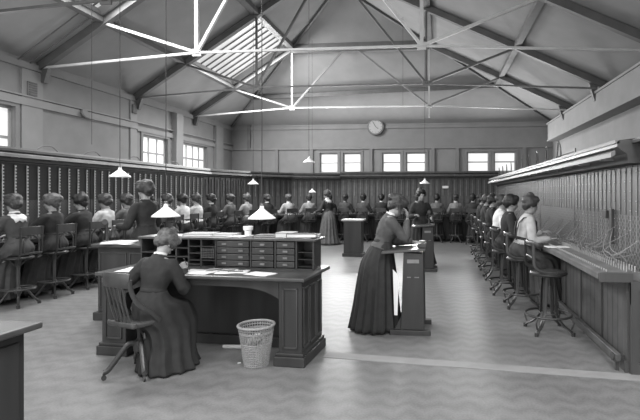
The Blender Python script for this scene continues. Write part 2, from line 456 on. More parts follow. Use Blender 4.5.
# ------------------------------------------------------------------ switchboards
LPATH = [(-6.55, 4.0), (-6.55, 6.1), (-6.55, 8.2), (-6.55, 10.3), (-6.55, 12.4), (-6.0, 14.0), (-4.95, 15.2), (-3.4, 15.75), (-1.6, 15.75), (.2, 15.75), (1.95, 15.75)]
RPATH = [(1.75, 4.22), (1.75, 6.3), (1.75, 8.4), (1.75, 10.5), (1.75, 12.6), (1.75, 14.75)]
def normals(path, sgn):
    out = []
    for i in range(len(path)):
        ns = []
        for a, c in ((i - 1, i), (i, i + 1)):
            if 0 <= a and c < len(path):
                d = V(path[c]) - V(path[a]); d.normalize(); ns.append(V((d.y, -d.x)) * sgn)
        m = sum(ns, V((0, 0))) / len(ns); m = m / m.dot(ns[0]); out.append(m)
    return out
def board(path, nrm, i, H, label, style):
    p0, p1, m0, m1 = V(path[i]), V(path[i + 1]), nrm[i], nrm[i + 1]
    r = empty('switchboard_section', (p0.x, p0.y, 0), label=label, group=style['group']); r['category'] = 'switchboard'
    def at(t, o, z):
        q = (p0 + m0 * o) * (1 - t) + (p1 + m1 * o) * t - p0
        return V((q.x, q.y, z))
    def prof(b, pr_, t0=0, t1=1):
        b.prism
        A = [b.bm.verts.new(at(t0, o, z)) for o, z in pr_]; C = [b.bm.verts.new(at(t1, o, z)) for o, z in pr_]
        b.skin([A, C], True)
    def rect(b, o0, o1, z0, z1, t0=0, t1=1): prof(b, [(o0, z0), (o1, z0), (o1, z1), (o0, z1)], t0, t1)
    L = (p1 - p0).length
    e = .004
    b = B(); rect(b, -.45, -.02, 0, H - .1, e, 1 - e); rect(b, -.02, .12, .1, .78, e, 1 - e); obj('carcass', b, style['body'], r, smooth=False)
    b = B(); rect(b, 0, .15, 0, .1, e, 1 - e); rect(b, .1, .14, .7, .78, e, 1 - e)
    n = max(2, round(L / .7))
    for k in range(n + 1):
        t = min(max(k / n, .02), .98); rect(b, .12, .14, .1, .7, t - .02, t + .02)
    obj('plinth', b, style['wood'], r, smooth=False)
    b = B(); prof(b, [(0, .8), (.34, .8), (.38, .81), (.38, .86), (.35, .872), (0, .872)], 0, 1); obj('key_shelf', b, style['shelf'], r, smooth=False)
    zs = .87 + (H - .87) * .42
    b = B(); rect(b, -.02, 0, .872, zs, e, 1 - e); obj('jack_lattice', b, style['lat'], r, smooth=False)
    b = B(); rect(b, -.02, 0, zs, H - .18, e, 1 - e)
    n = max(3, round(L / .2)) if style['k'] != 'r' else max(3, round(L / .13))
    obj('jack_panel', b, style['jack'], r, smooth=False)
    b = B(); rect(b, 0, .012, H - .22, H - .18, e, 1 - e)
    for k in range(n + 1):
        t = k / n
        w = .012 / L
        if 0 < t < 1 and style['k'] != 'l': rect(b, 0, .005 if style['k'] == 'r' else .02, zs if style['k'] == 'r' else zs - .3, H - .2, t - w, t + w)
    obj('stile', b, style['jack'] if style['k'] == 'r' else style['wood'], r, smooth=False)
    dz = .05
    for k in range(n + 1):
        b = B()
        t = k / n; w = (.011 if style['k'] == 'l' else .006) / L
        if style['k'] != 'r': t = (k + .5) / n
        if not 0 < t < 1 or style['k'] == 'b': continue
        z = H - .26
        low = 1.0 if k % 2 == 0 and style['k'] == 'l' else zs - .22 if style['k'] == 'l' else 1.05 if i == 0 else zs + .05
        while z > low:
            if style['k'] != 'r' or rnd.random() < .8: rect(b, .012 if style['k'] == 'l' else .004, .026 if style['k'] == 'l' else .012, z - .022 if style['k'] != 'r' else z - .009, z, t - w, t + w)
            z -= dz if style['k'] != 'r' else .09
        rect(b, .003, .013 if style['k'] == 'l' else .006, low - .03, H - .25, t - w * .2, t + w * .2)
        obj('label_strip', b, M['label'] if style['k'] == 'l' else M['greylabel'], r, smooth=False, label='upright row of small ivory labels')
    if style['k'] == 'b':
        b = B()
        for k in range(n):
            t = (k + .5) / n; rect(b, .01, .025, zs + .02, H - .28, t - .012 / L, t + .012 / L)
        obj('pale_strip', b, style['strip'], r, smooth=False)
    b = B(); prof(b, [(-.47, H - .1), (-.47, H), (.2, H), (.22, H - .02), (.22, H - .06), (.14, H - .12), (.12, H - .2), (-.02, H - .2), (-.02, H - .1)], 0, 1)
    obj('cornice', b, style['corn'], r, smooth=False)
    b = B(); prof(b, [(.235, H - .13), (.27, H - .15), (.27, H - .11), (.235, H - .09)], 0, 1); prof(b, [(.2, H - .03), (.235, H - .03), (.235, H + .0), (.2, H)], 0, 1)
    for k in range(3):
        t = (k + .5) / 3; rect(b, .1, .25, H - .16, H - .14, t - .008, t + .008)
    obj('lamp_rail', b, style['rail'], r, smooth=False)
    # plugs, keys and cords on the shelf
    b = B()
    for k in range(int(L / .06)):
        t = (k + .5) / int(L / .06)
        for o_k, h in ((.06, .05), (.13, .045), (.3, .02)):
            q = at(t, o_k, .872); b.tube([q, q + V((0, 0, h))], .006, 5)
    obj('cord_plug', b, M['greylabel'], r, label='rows of pale topped plugs').__setitem__('kind', 'stuff')
    b = B()
    nc = {'r': 22, 'l': 8, 'b': 4}[style['k']]
    for k in range(nc):
        t0 = rnd.random() * .9 + .05; t1 = min(max(t0 + rnd.uniform(-.35, .35), .03), .97)
        z1 = rnd.uniform(.92, 1.25); s_ = rnd.uniform(.04, .12)
        A = at(t0, rnd.choice((.06, .13)), .9); C = at(t1, .015, z1); Q = (A + C) / 2 + V((0, 0, -.02)) + at(.5, .3, 0) * 0
        mm = (m0 + m1) / 2; Q += V((mm.x, mm.y, 0)) * s_
        b.tube(smoothpath([A, A + V((mm.x, mm.y, 2)).normalized() * .09, Q, C], 4), .004, 5)
    o = obj('plug_cord', b, M['cord'] if style['k'] != 'r' else style['cord'], r); o['kind'] = 'stuff'
    return r, at
rcord = mat('pale woven cord', .2, .8, .3, 40)
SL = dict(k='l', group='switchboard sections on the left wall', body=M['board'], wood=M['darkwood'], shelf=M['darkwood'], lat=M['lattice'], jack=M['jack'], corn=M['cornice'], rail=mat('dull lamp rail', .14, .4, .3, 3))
SB = dict(SL, k='b', group='switchboard sections along the far wall', jack=mat('hazed far jack field', .08, .6, .15, 9), strip=mat('pale strip', .15, .6, .2, 9), lat=mat('hazed far lower field', .085, .6, .15, 12), rail=M['cornice'])  # jack and lower fields coloured lighter to imitate haze at the far end
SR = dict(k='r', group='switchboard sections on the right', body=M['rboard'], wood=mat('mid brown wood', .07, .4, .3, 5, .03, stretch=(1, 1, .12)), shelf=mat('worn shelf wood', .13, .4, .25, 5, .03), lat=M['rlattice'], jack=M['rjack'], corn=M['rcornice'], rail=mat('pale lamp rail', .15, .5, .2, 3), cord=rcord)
LN = normals(LPATH, 1); RN = normals(RPATH, -1)
LLAB = ['left switchboard section cut by the photo edge', 'left switchboard section behind the white-collared operator and her neighbour',
        'left switchboard section behind the operator in the pale blouse', 'left switchboard section below the window pair, behind the standing woman',
        'last straight left switchboard section before the bend', 'first angled switchboard section of the far left bend',
        'middle angled switchboard section of the far left bend', 'angled switchboard section meeting the far wall row',
        'far switchboard section below the clock and left window pair', 'far switchboard section below the central window pair', 'far switchboard section below the right window pair']
for i in range(len(LPATH) - 1):
    lab = LLAB[i]
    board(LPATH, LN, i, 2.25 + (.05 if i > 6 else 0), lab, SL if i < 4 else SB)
RLAB = ['nearest right switchboard section, its panelled end by the photo edge', 'right switchboard section facing the man-sized pinafore operator', 'right switchboard section, third from the near end',
        'right switchboard section, second from the far end', 'farthest right switchboard section against the back row']
RLAB[1] = 'right switchboard section in front of the operator in pale blouse with dark straps'
for i in range(len(RPATH) - 1):
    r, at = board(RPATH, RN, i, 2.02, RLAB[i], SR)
    b = B()
    A, C = at(0.01, .2, .12), at(.99, .2, .12)
    b.beam(A, C, .05, .07)
    obj('foot_rail', b, SR['wood'], r, bevel=.008, label='footrail along the base')
    for t in (.03, .97):
        b = B(); q = at(t, .2, .12); b.beam(q, q + V((.07, 0, 0)), .05, .04); b.tube([q + V((-.03, 0, 0)), q + V((-.045, 0, 0))], .035, 14)
        b.beam(q + V((0, 0, -.03)), q + V((0, 0, -.12)), .03, .03)
        obj('rail_bracket', b, M['iron'], r)
    if i == 0:
        b = B()   # end panel facing the camera
        b.box(-.12, .47, -.03, 0, 0, .8); b.box(-.12, .47, -.045, -.03, 0, .1); b.box(-.12, -.06, -.045, -.03, .1, .8); b.box(.3, .36, -.045, -.03, .1, .8); b.box(-.06, .3, -.045, -.03, .72, .8)
        b.prism([(-.38, -.02, .87), (-.38, -.02, .79), (-.12, -.02, .79), (-.12, -.02, .6), (-.1, -.02, .6), (-.1, -.02, .87)], (0, 0, 0), (0, -.02, 0))
        obj('end_panel', b, SR['wood'], r, smooth=False)
        b = B(); b.box(.0, .45, -.62, -.005, 1.8, 1.99); b.box(-.1, .45, -.66, -.005, 1.99, 2.02); obj('return_cornice', b, SR['corn'], r, smooth=False)
    if i == 0:
        b = B(); b.box(-.04, -.0, .65, .72, 1.05, 1.4); b.box(-.05, 0, .78, .9, 1.3, 1.38); obj('label_frame', b, M['iron'], r, bevel=.004, label='dark upright slot with small dark plate')

# loose loops of wire on top of the boards
def loops(pts, label, r=.008, m=None):
    b = B(); b.tube(smoothpath(pts, 5), r, 5); props(obj('loose_wire', b, m or M['steel']), label, 'wire')
pts = []
y = 7.0
while y < 14.5:
    pts += [(1.75, y, 2.03), (1.8, y + .25, 2.16 + rnd.random() * .1), (1.9, y + .5, 2.2 + rnd.random() * .08)]; y += .8
for k in range(0, len(pts) - 2, 3):
    a = V(pts[k]); b = B()
    b.tube(smoothpath([a, a + V((.02, .1, .2)), a + V((.05, .35, .32)), a + V((.1, .6, .18)), a + V((.1, .72, .0))], 4), .011, 5)
    o = obj('loose_wire', b, M['steel']); props(o, ['nearest', 'second', 'third', 'fourth', 'fifth', 'sixth', 'seventh', 'eighth', 'ninth', 'tenth'][k // 3] + ' wire loop arching over the right switchboard top, counted from the camera', 'wire', 'wire loops over the right board')
loops([(1.75, 5.4, 2.03), (2.2, 5.9, 2.2), (3.0, 6.6, 2.3), (3.5, 7.4, 2.28), (3.62, 8.2, 2.45), (3.62, 9.2, 2.3)], 'long slack wire hanging between right board top and right wall')
for k, y in enumerate((6.9, 7.9, 9.1, 10.6)):
    b = B(); a = V((-6.45, y, 2.25)); b.tube(smoothpath([a, a + V((-.0, .12, .07)), a + V((0, .3, .09)), a + V((0, .45, .0))], 4), .008, 5)
    props(obj('loose_wire', b, M['steel']), ['first', 'second', 'third', 'fourth'][k] + ' small wire loop on the left switchboard top, counted from the camera', 'wire', 'wire loops on the left board')
b = B(); b.box(-.1, .1, -.03, 0, -.04, .04); props(obj('number_plate', b, M['label'], loc=(.18, 15.72, 1.78), bevel=.004), 'small pale plate on the far switchboard right of the standing lamp', 'plate')

# ------------------------------------------------------------------ people
WORK = bpy.data.scenes.new('work')
def remeshed(name, b, m, voxel, parent, smooth_it=4, disp=None):
    bmesh.ops.recalc_face_normals(b.bm, faces=b.bm.faces)
    me = bpy.data.meshes.new('tmp'); b.bm.to_mesh(me); b.bm.free()
    o = bpy.data.objects.new('tmp', me); WORK.collection.objects.link(o)
    md = o.modifiers.new('r', 'REMESH'); md.mode = 'VOXEL'; md.voxel_size = voxel
    if smooth_it:
        md = o.modifiers.new('s', 'SMOOTH'); md.factor = .5; md.iterations = smooth_it
    with bpy.context.temp_override(scene=WORK, view_layer=WORK.view_layers[0]):
        dg = bpy.context.evaluated_depsgraph_get(); dg.update()
    nm = bpy.data.meshes.new_from_object(o.evaluated_get(dg), depsgraph=dg)
    bpy.data.objects.remove(o); bpy.data.meshes.remove(me)
    nm.name = name; nm.materials.clear(); nm.materials.append(m)
    if disp:
        for v in nm.vertices: v.co += disp(v.co, v.normal)
    for p in nm.polygons: p.use_smooth = True
    q = bpy.data.objects.new(name, nm); col.objects.link(q)
    if parent: q.parent = parent
    return q
def ik(S, H, a, c, pole):
    d = H - S; L = min(d.length, (a + c) * .995); d.normalize(); H2 = S + d * L
    x = (a * a - c * c + L * L) / (2 * L); h = math.sqrt(max(a * a - x * x, 0))
    p = V(pole) - d * V(pole).dot(d); p.normalize()
    return S + d * x + p * h, H2

def person(name, label, loc, rz, seat=None, lean=0., tilt=0., twist=0., hands=((-.2, .42, 1.), (.2, .42, 1.)), head=(0, 0), neck=(0, .0),
           top=.05, skirt=.03, hair=.045, collar=None, scale=1., group=None, voxel=.014, skirt_rings=None, bun='top', poles=None, grip=(1.1, 1.1), feet=None, straps=None, folds=15, yoke=False, handdir=None):
    R = empty('person', loc, rz, label=label, group=group); R['category'] = 'person'; R.scale = (scale,) * 3
    hz = (seat + .1) if seat else .9
    P = V((0, 0, hz))
    hs = 1.1
    u = V((math.sin(tilt) * math.cos(lean), math.sin(lean), math.cos(lean) * math.cos(tilt))).normalized()
    r0 = V((math.cos(twist), math.sin(twist), 0)); r = (r0 - u * r0.dot(u)).normalized(); f = u.cross(r)
    TORSO = [(-.1, .13, .1, 0), (-.02, .168, .125, -.01), (.07, .155, .115, -.005), (.15, .098, .088, 0), (.2, .103, .09, .004), (.28, .134, .112, .012), (.36, .155, .108, .008), (.425, .146, .088, 0), (.465, .1, .068, -.002), (.49, .06, .055, 0), (.52, .05, .05, .004)]
    def torso(b, g=0., lo=-1, hi=1, n=24):
        T = [t for t in TORSO if lo <= t[0] <= hi]
        rings = []
        for t, w, d, o in T:
            c = P + u * t + f * o
            rings.append([b.bm.verts.new(c + r * (w + g) * math.cos(2 * PI * j / n) + f * (d + g) * math.sin(2 * PI * j / n)) for j in range(n)])
        b.skin(rings, True)
    inv = R.matrix_world
    sh = [P + u * .42 - r * .138, P + u * .42 + r * .138]
    arms = []
    for k in range(2):
        H = V(hands[k]); pole = V(poles[k]) if poles else (r * (-.5 if k == 0 else .5) + V((0, -.3, -1)))
        arms.append((sh[k], *ik(sh[k], H, .285, .245, pole)))
    nb = P + u * .49
    nd = V((neck[0], neck[1] + .12 + math.sin(lean) * .5, 1)).normalized()
    hc = nb + nd * .135
    pitch, yaw = head
    HR = Matrix.Rotation(yaw + twist * .6, 3, 'Z') @ Matrix.Rotation(-pitch, 3, 'X')
    hp = lambda x, y, z: hc + HR @ V((x, y, z))
    # body ------------------------------------------------
    b = B(); torso(b)
    b.tube([nb - u * .05, nb + nd * .05, hc + HR @ V((0, -.015, -.02))], [.055, .05, .052], 14)
    b.ell(hp(0, -.012, .035), (.073, .092, .085), HR); b.ell(hp(0, .03, -.03), (.058, .062, .075), HR)
    b.ell(hp(0, .055, -.078), (.032, .032, .025), HR)
    b.tube([hp(0, .088, .015), hp(0, .106, -.022), hp(0, .092, -.032)], [.008, .014, .009], 8)
    b.ell(hp(0, .088, -.058), (.022, .01, .009), HR); b.ell(hp(0, .084, .028), (.045, .012, .01), HR)
    for s in (-1, 1): b.ell(hp(.073 * s, -.005, -.01), (.01, .02, .03), HR)
    for k in range(2):
        S, E, H = arms[k]; s = -1 if k == 0 else 1
        b.ell(S, (.052,) * 3)
        b.tube(smoothpath([S, (S + E) / 2, E, (E + H) / 2, H], 3), [.047 - .002 * i for i in range(13)], 12)
        d = (H - E).normalized() if not handdir or not handdir[k] else V(handdir[k]).normalized()
        side = d.cross(V((0, 0, 1)));
        if side.length < .2: side = d.cross(V((0, 1, 0)))
        side.normalize(); pn = side.cross(d).normalized()      # back of the hand = pn (up)
        rot = Matrix((side, d, pn)).transposed()
        b.ell(H + d * .045, (.038, .055, .016), rot, 12, 8)
        g = grip[k]
        for q, (o_, L_) in enumerate(((-.028, .07), (-.009, .08), (.01, .075), (.027, .06))):
            p = H + d * .075 + side * o_; pts = [p - d * .02, p]; a = .15
            for seg in (.42, .33, .25):
                a += g * .38; dd = d * math.cos(a) - pn * math.sin(a); p = p + dd * L_ * seg; pts.append(p)
            b.tube(pts, [.0095, .009, .0085, .008, .006], 7)
        ins = side * (1 if k == 0 else -1)
        p = H + d * .02 + ins * .03
        b.tube([p - ins * .01, p + ins * .018 + d * .02 - pn * .01, p + ins * .022 + d * .048 - pn * .022, p + ins * .012 + d * .068 - pn * .03], [.013, .011, .0095, .007], 7)
    # legs
    if seat:
        fy = .42
        ft = feet or ((-.09, .42, 0), (.09, .42, 0))
        for k in range(2):
            s = -1 if k == 0 else 1; hip = P + r0 * .08 * s + V((0, 0, -.02)); ff = V(ft[k])
            kn, an = ik(hip, ff + V((0, -.05, .09)), .42, .42, V((ff.x * .5, 1, .35)))
            b.tube(smoothpath([hip, (hip + kn) / 2, kn, (kn + an) / 2, an], 2), [.075, .07, .062, .055, .05, .048, .042, .036, .034], 12)
            b.ell(ff + V((0, .01, .035)), (.035, .1, .03))
    else:
        ft = feet or ((-.08, .02, 0), (.08, .06, 0))
        for k in range(2):
            s = -1 if k == 0 else 1; hip = P + r0 * .08 * s; ff = V(ft[k])
            kn, an = ik(hip, ff + V((0, -.05, .09)), .42, .42, V((0, 1, 0)))
            b.tube(smoothpath([hip, (hip + kn) / 2, kn, (kn + an) / 2, an], 2), [.08, .075, .065, .056, .05, .05, .045, .037, .035], 12)
            b.ell(ff + V((0, .01, .035)), (.036, .1, .03))
    remeshed('body', b, M['skin'], min(voxel, .011), R, 1)
    for k in range(2):
        ff = V(ft[k]); b = B(); b.ell(ff + V((0, .012, .04)), (.043, .125, .038), None, 14, 8); b.box(ff.x - .022, ff.x + .022, ff.y - .1, ff.y - .05, 0.0, .03); b.tube([ff + V((0, -.06, .03)), ff + V((0, -.06, .17))], [.045, .05], 12)
        obj('shoe', b, M['shoe'], R)
    # eyes
    if voxel < .012:
        for s in (-1, 1):
            b = B(); b.ell(hp(.028 * s, .08, .008), (.011, .008, .007), HR, 10, 6); obj('eye', b, M['label'], R)
    # bodice ----------------------------------------------
    b = B(); torso(b, .016, lo=.05, hi=.47); 
    c = P + u * .49
    b.tube([P + u * .44, P + u * .505], [.1, .062], 16)
    for k in range(2):
        S, E, H = arms[k]; s = -1 if k == 0 else 1
        b.ell(S + V((0, 0, -.005)), (.062, .062, .062))
        pth = smoothpath([S, (S + E) / 2, E, (E + H) / 2, E + (H - E) * .97], 3)
        b.tube(pth, [.063, .065, .065, .063, .06, .057, .055, .053, .052, .05, .045, .04, .038], 14)
    def folds_d(co, n):
        v = noise.noise(co * 9 + V((sum(map(ord, label)) % 50, 0, 0))) * .006 + noise.noise(co * 24) * .003
        return n * v
    bod = remeshed('bodice', b, cloth(top), voxel, R, 3, folds_d)
    if straps:
        b = B()
        for s in (-1, 1):
            b.tube([P + u * t + r * w * s + f * q for t, w, q in ((.12, .05, -.112), (.25, .07, -.128), (.36, .09, -.128), (.44, .1, -.08), (.468, .1, 0.01), (.42, .1, .1), (.3, .09, .135), (.15, .06, .115))], [(.022, .006)] * 8, 8, ref=r)
        obj('apron_straps', b, cloth(straps), R)
    if collar:
        b = B(); n = 20; rings = []
        seq = [(.46, .098, .076), (.48, .068, .063), (.5, .062, .06), (.525, .058, .058)] if not yoke else [(.385, .135, .128), (.43, .15, .108), (.468, .115, .085), (.49, .066, .064), (.52, .058, .058)]
        for t, w, d in seq:
            c = P + u * t
            rings.append([b.bm.verts.new(c + r * w * math.cos(2 * PI * j / n) + f * (d * math.sin(2 * PI * j / n)) - (u * (.03 * (j % 2)) if yoke and t < .4 else V((0, 0, 0)))) for j in range(n)])
        b.skin(rings, False); obj('collar', b, cloth(collar), R, solid=.004)
    # belt
    b = B(); n = 24
    rings = [[b.bm.verts.new(P + u * t + r * (.117 + e) * math.cos(2 * PI * j / n) + f * (.108 + e) * math.sin(2 * PI * j / n)) for j in range(n)] for t, e in ((.135, .004), (.15, .0), (.175, .0))]
    b.skin(rings, False); obj('waistband', b, cloth(min(skirt, .02)), R, solid=.005)
    # skirt -------------------------------------------------
    w = P + u * .15
    if skirt_rings is None:
        if seat:
            skirt_rings = [(w.x, w.y, w.z, .116, .106), (0, .0, hz + .03, .19, .165), (0, .1, seat + .05, .21, .27), (0, .19, seat + .01, .215, .32), (0, .3, seat - .08, .2, .235), (0, .33, seat * .6, .22, .21), (0, .36, seat * .3, .25, .23), (0, .38, .08, .28, .25)]
        else:
            skirt_rings = [(w.x, w.y, w.z, .116, .106), (w.x * .6, w.y * .6, hz + .05, .18, .165), (0, -.02, hz - .1, .205, .2), (0, -.02, .6, .23, .23), (0, -.02, .3, .27, .27), (0, -.03, .03, .33, .33)]
    b = B(); n = 72; K = len(skirt_rings); rings = []
    Rr = [V((q[0], q[1], q[2])) for q in skirt_rings]; 
    cs = smoothpath(Rr, 4); ab = smoothpath([(q[3], q[4], 0) for q in skirt_rings], 4)
    ph = (sum(map(ord, label)) % 100) / 16
    for i, (c, e) in enumerate(zip(cs, ab)):
        t = i / (len(cs) - 1); amp = .006 + .068 * t
        rings.append([b.bm.verts.new(c + V(((e.x) * math.cos(th) * (1 + amp * math.sin(folds * th + ph + 1.5 * t) + .5 * amp * math.sin((folds // 2) * th + 2 * ph)), e.y * math.sin(th) * (1 + amp * math.sin(folds * th + ph + 1.5 * t) + .5 * amp * math.sin((folds // 2) * th + 2 * ph)), 0))) for th in [2 * PI * j / n for j in range(n)]])
    b.skin(rings, False); obj('skirt', b, cloth(skirt), R, solid=.006)
    # hair --------------------------------------------------
    b = B()
    b.ell(hp(0, -.035, .055), (0.097, 0.108, 0.094), HR); b.ell(hp(0, .03, .095), (0.090, 0.066, 0.053), HR)
    b.ell(hp(.06, -.015, .03), (0.046, 0.083, 0.061), HR); b.ell(hp(-.06, -.015, .03), (0.046, 0.083, 0.061), HR)
    b.ell(hp(0, -.062, .0), (0.08, 0.06, 0.088), HR)
    if bun == 'top': b.ell(hp(.01, -.05, .145), (0.046, 0.046, 0.033), HR)
    elif bun == 'back': b.ell(hp(0, -.13, .05), (0.055, 0.044, 0.050), HR)
    elif bun == 'low': b.ell(hp(0, -.115, -.01), (0.061, 0.044, 0.046), HR)
    def hd(co, n):
        q = HR.transposed() @ (co - hc)
        a = math.atan2(q.x, q.z + .02)
        return n * (.004 * math.sin(a * 34) + .007 * noise.noise(co * 28))
    remeshed('hair', b, HAIR[hair], min(voxel, .012), R, 3, hd)
    return R

# ------------------------------------------------------------------ high stools with backs
def high_stool(loc, rz, label, group):
    """left and far row: rectangular bent back, one column, footrest bar and curved legs; faces +Y"""
    r = empty('operator_chair', loc, rz, label=label, group=group); r['category'] = 'chair'
    m = M['stool']
    b = B(); b.lathe([(.001, .645), (.17, .645), (.19, .66), (.19, .675), (.17, .69), (.001, .685)], n=24); obj('seat', b, m, r)
    b = B(); b.box(-.17, .17, -.215, -.2, .98, 1.1)
    b.tube(smoothpath([(-.12, -.205, .74), (-.115, -.205, .9), (0, -.205, .985), (.115, -.205, .9), (.12, -.205, .74)], 6), .013, 8)
    b.box(-.17, .17, -.215, -.195, .715, .745); obj('backrest', b, m, r, bevel=.006)
    for s in (-1, 1):
        b = B(); b.tube([(s * .15, -.14, .66), (s * .17, -.2, .73), (s * .175, -.215, 1.1)], .014, 8); obj('back_post', b, m, r)
    b = B(); b.tube([(0, 0, .66), (0, 0, .2)], .024, 12); b.lathe([(.05, .645), (.03, .58), (.024, .5)], n=12); b.lathe([(.024, .26), (.045, .22), (.045, .17), (.01, .15)], n=12); obj('column', b, M['iron'], r)
    for k in range(4):
        a = PI / 4 + k * PI / 2; d = V((math.cos(a), math.sin(a), 0))
        b = B(); b.tube(smoothpath([d * .03 + V((0, 0, .2)), d * .1 + V((0, 0, .2)), d * .17 + V((0, 0, .1)), d * .235 + V((0, 0, .03))], 4), .015, 8)
        b.tube([d * .235 + V((0, 0, .045)), d * .235], .022, 8); obj('leg', b, m, r)
        b = B(); b.tube([d * .03 + V((0, 0, .56)), d * .1 + V((0, 0, .645))], .011, 6); obj('seat_bracket', b, M['iron'], r)
    b = B(); n = 28
    b.tube([(.2 * math.cos(2 * PI * k / n), .2 * math.sin(2 * PI * k / n), .24) for k in range(n + 1)], .012, 8, cap=False); 
    for k in range(4):
        a = PI / 4 + k * PI / 2; b.tube([(0, 0, .235), (.2 * math.cos(a), .2 * math.sin(a), .24)], .009, 6)
    obj('footring', b, M['iron'], r)
    return r
def bentwood_stool(loc, rz, label, group):
    """right row: bent back, round seat, four flat legs turned out over a wide foot ring; faces +Y"""
    r = empty('bentwood_stool', loc, rz, label=label, group=group); r['category'] = 'stool'
    m = M['stool']
    b = B(); b.lathe([(.001, .635), (.18, .635), (.205, .65), (.205, .665), (.19, .68), (.001, .672)], n=32); obj('seat', b, m, r)
    b = B(); pts = [(-.165, -.12, .98), (-.165, -.19, .99), (-.1, -.225, 1.0), (0, -.235, 1.0), (.1, -.225, 1.0), (.165, -.19, .99), (.165, -.12, .98)]
    b.tube(smoothpath(pts, 4), [(.028, .01)] * 25, 8, ref=(0, 0, 1)); obj('top_rail', b, m, r)
    for s in (-1, 1):
        b = B(); b.tube(smoothpath([(s * .14, -.215, 1.0), (s * .15, -.215, .85), (s * .165, -.2, .74), (s * .175, -.1, .69), (s * .185, .03, .685)], 5), [(.019, .012)] * 21, 8); obj('back_post', b, m, r)
    b = B(); b.tube(smoothpath([(-.145, -.212, .84), (0, -.232, .86), (.145, -.212, .84)], 5), .009, 6); obj('back_rail', b, m, r)
    for k in range(4):
        a = PI / 4 + k * PI / 2; d = V((math.cos(a), math.sin(a), 0)); t = V((-d.y, d.x, 0))
        b = B(); pts = [d * .07 + V((0, 0, .64)), d * .085 + V((0, 0, .4)), d * .1 + V((0, 0, .2)), d * .17 + V((0, 0, .1)), d * .25 + V((0, 0, .05)), d * .285 + V((0, 0, .018))]
        b.tube(smoothpath(pts, 4), [(.026, .012)] * 21, 8, ref=t); b.tube([d * .285 + V((0, 0, .04)), d * .285], .022, 8); obj('leg', b, m, r)
        b = B(); b.tube(smoothpath([d * .255 + V((0, 0, .2)), d * .29 + V((0, 0, .14)), d * .265 + V((0, 0, .07))], 4), .01, 6); obj('ring_hook', b, M['iron'], r)
    b = B(); n = 36
    b.tube([(.25 * math.cos(2 * PI * k / n), .25 * math.sin(2 * PI * k / n), .2) for k in range(n + 1)], .014, 8, cap=False); obj('footring', b, m, r)
    b = B(); b.tube([(.1 * math.cos(2 * PI * k / 20), .1 * math.sin(2 * PI * k / 20), .21) for k in range(21)], .01, 8, cap=False); obj('leg_ring', b, M['iron'], r)
    return r

GL, GF, GR = 'operators\' chairs at the left switchboard', 'operators\' chairs at the far switchboard', 'stools along the right switchboard'
GPL, GPF, GPR = 'operators at the left switchboard', 'operators at the far switchboard', 'operators at the right switchboard'
# left row: y, blouse tone, skirt tone, hair, collar, lean, label
left = [
    (5.95, .055, .05, .045, .75, .12, 0, 'seated operator at far left edge, grey dress with white pointed yoke collar'),
    (6.56, .022, .03, .085, None, .05, .06, 'seated operator in dark dress with fair hair, right of the white-collared one'),
    (7.2, .03, .025, .02, None, .15, .3, 'seated operator in dark dress bending forward, left of the pale blouse'),
    (7.72, .5, .03, .045, None, .1, 0, 'seated operator in pale blouse under the white lamp at the left board'),
    (8.3, .1, .06, .045, None, .12, 0, 'seated operator in mid grey dress, between pale blouse and standing woman'),
    (8.95, .04, .03, .02, None, .1, 0, 'seated operator in dark dress just behind the standing woman'),
    (9.6, .02, .02, .045, None, .1, 0, 'seated operator in black, between standing woman and the two white blouses'),
    (10.25, .62, .02, .02, None, .16, 0, 'seated operator in white blouse behind the lamp above the writing woman'),
    (10.85, .5, .02, .045, None, .14, 0, 'seated operator in white-sleeved blouse, second beyond that lamp'),
    (11.5, .02, .02, .02, .55, .05, 0, 'seated operator in black dress with thin pale collar near the board bend'),
]
base_chair = high_stool((0, 0, 0), 0, '-', GL)
used = [False]
def chair_at(loc, rz, label, group):
    if not used[0]: used[0] = True; c = base_chair
    else: c = copy_tree(base_chair)
    c.location = loc; c.rotation_euler.z = rz; c['label'] = label; c['group'] = group
    return c
for k, (y, t, s, h, cl, ln, hd_, lab) in enumerate(left):
    x = -5.83
    person('operator', lab, (x, y, 0), PI / 2 + rnd.uniform(-.1, .1), seat=.69, lean=ln, hands=((-.2, .4, 1.0 + .1 * (k % 3)), (.22, .42, .95)),
           head=(.15 + .3 * hd_, rnd.uniform(-.2, .2)), top=t, skirt=s, hair=h, collar=cl, yoke=(k == 0), group=GPL, bun=('low', 'back', 'top')[k % 3])
    chair_at((x, y, 0), PI / 2, 'chair under the ' + lab.replace('seated ', ''), GL)
# bend and far row
def far(x, y, rz, t, s, h, cl, lab, ln=.1, yk=False, k=[0]):
    k[0] += 1
    person('operator', lab, (x, y, 0), rz, seat=.69, lean=ln, hands=((-.2, .38, 1.0), (.2, .38, 1.05)), head=(.1, 0), top=t, skirt=s, hair=h, collar=cl, yoke=yk, group=GPF, voxel=.02, bun=('low', 'back', 'top')[k[0] % 3])
    chair_at((x, y, 0), rz, 'chair under the ' + lab.replace('seated ', ''), GF)
far(-5.72, 12.4, 1.4, .1, .04, .045, .5, 'seated operator in grey at the near end of the board bend')
far(-5.55, 13.1, 1.25, .25, .06, .085, .6, 'seated operator in light grey blouse inside the bend, left of small lamp')
far(-5.2, 13.75, .95, .02, .02, .045, .7, 'seated operator in black with bright collar right under the small far lamp')
far(-4.72, 14.3, .8, .35, .05, .085, .6, 'seated operator in pale blouse in the middle of the board bend')
far(-4.2, 14.75, .55, .25, .05, .045, .6, 'seated operator in light blouse where the bend meets the far row')
far(-3.6, 15.0, .3, .02, .02, .045, .6, 'seated operator in black left of the standing woman with long grey skirt')
far(-2.55 - .55, 15.05, .0, .06, .02, .045, None, 'seated operator in dark dress right of the grey-skirted woman')
far(-2.5, 15.05, 0, .065, .03, .02, .45, 'seated operator in grey dress with thin neckband above the small stand')
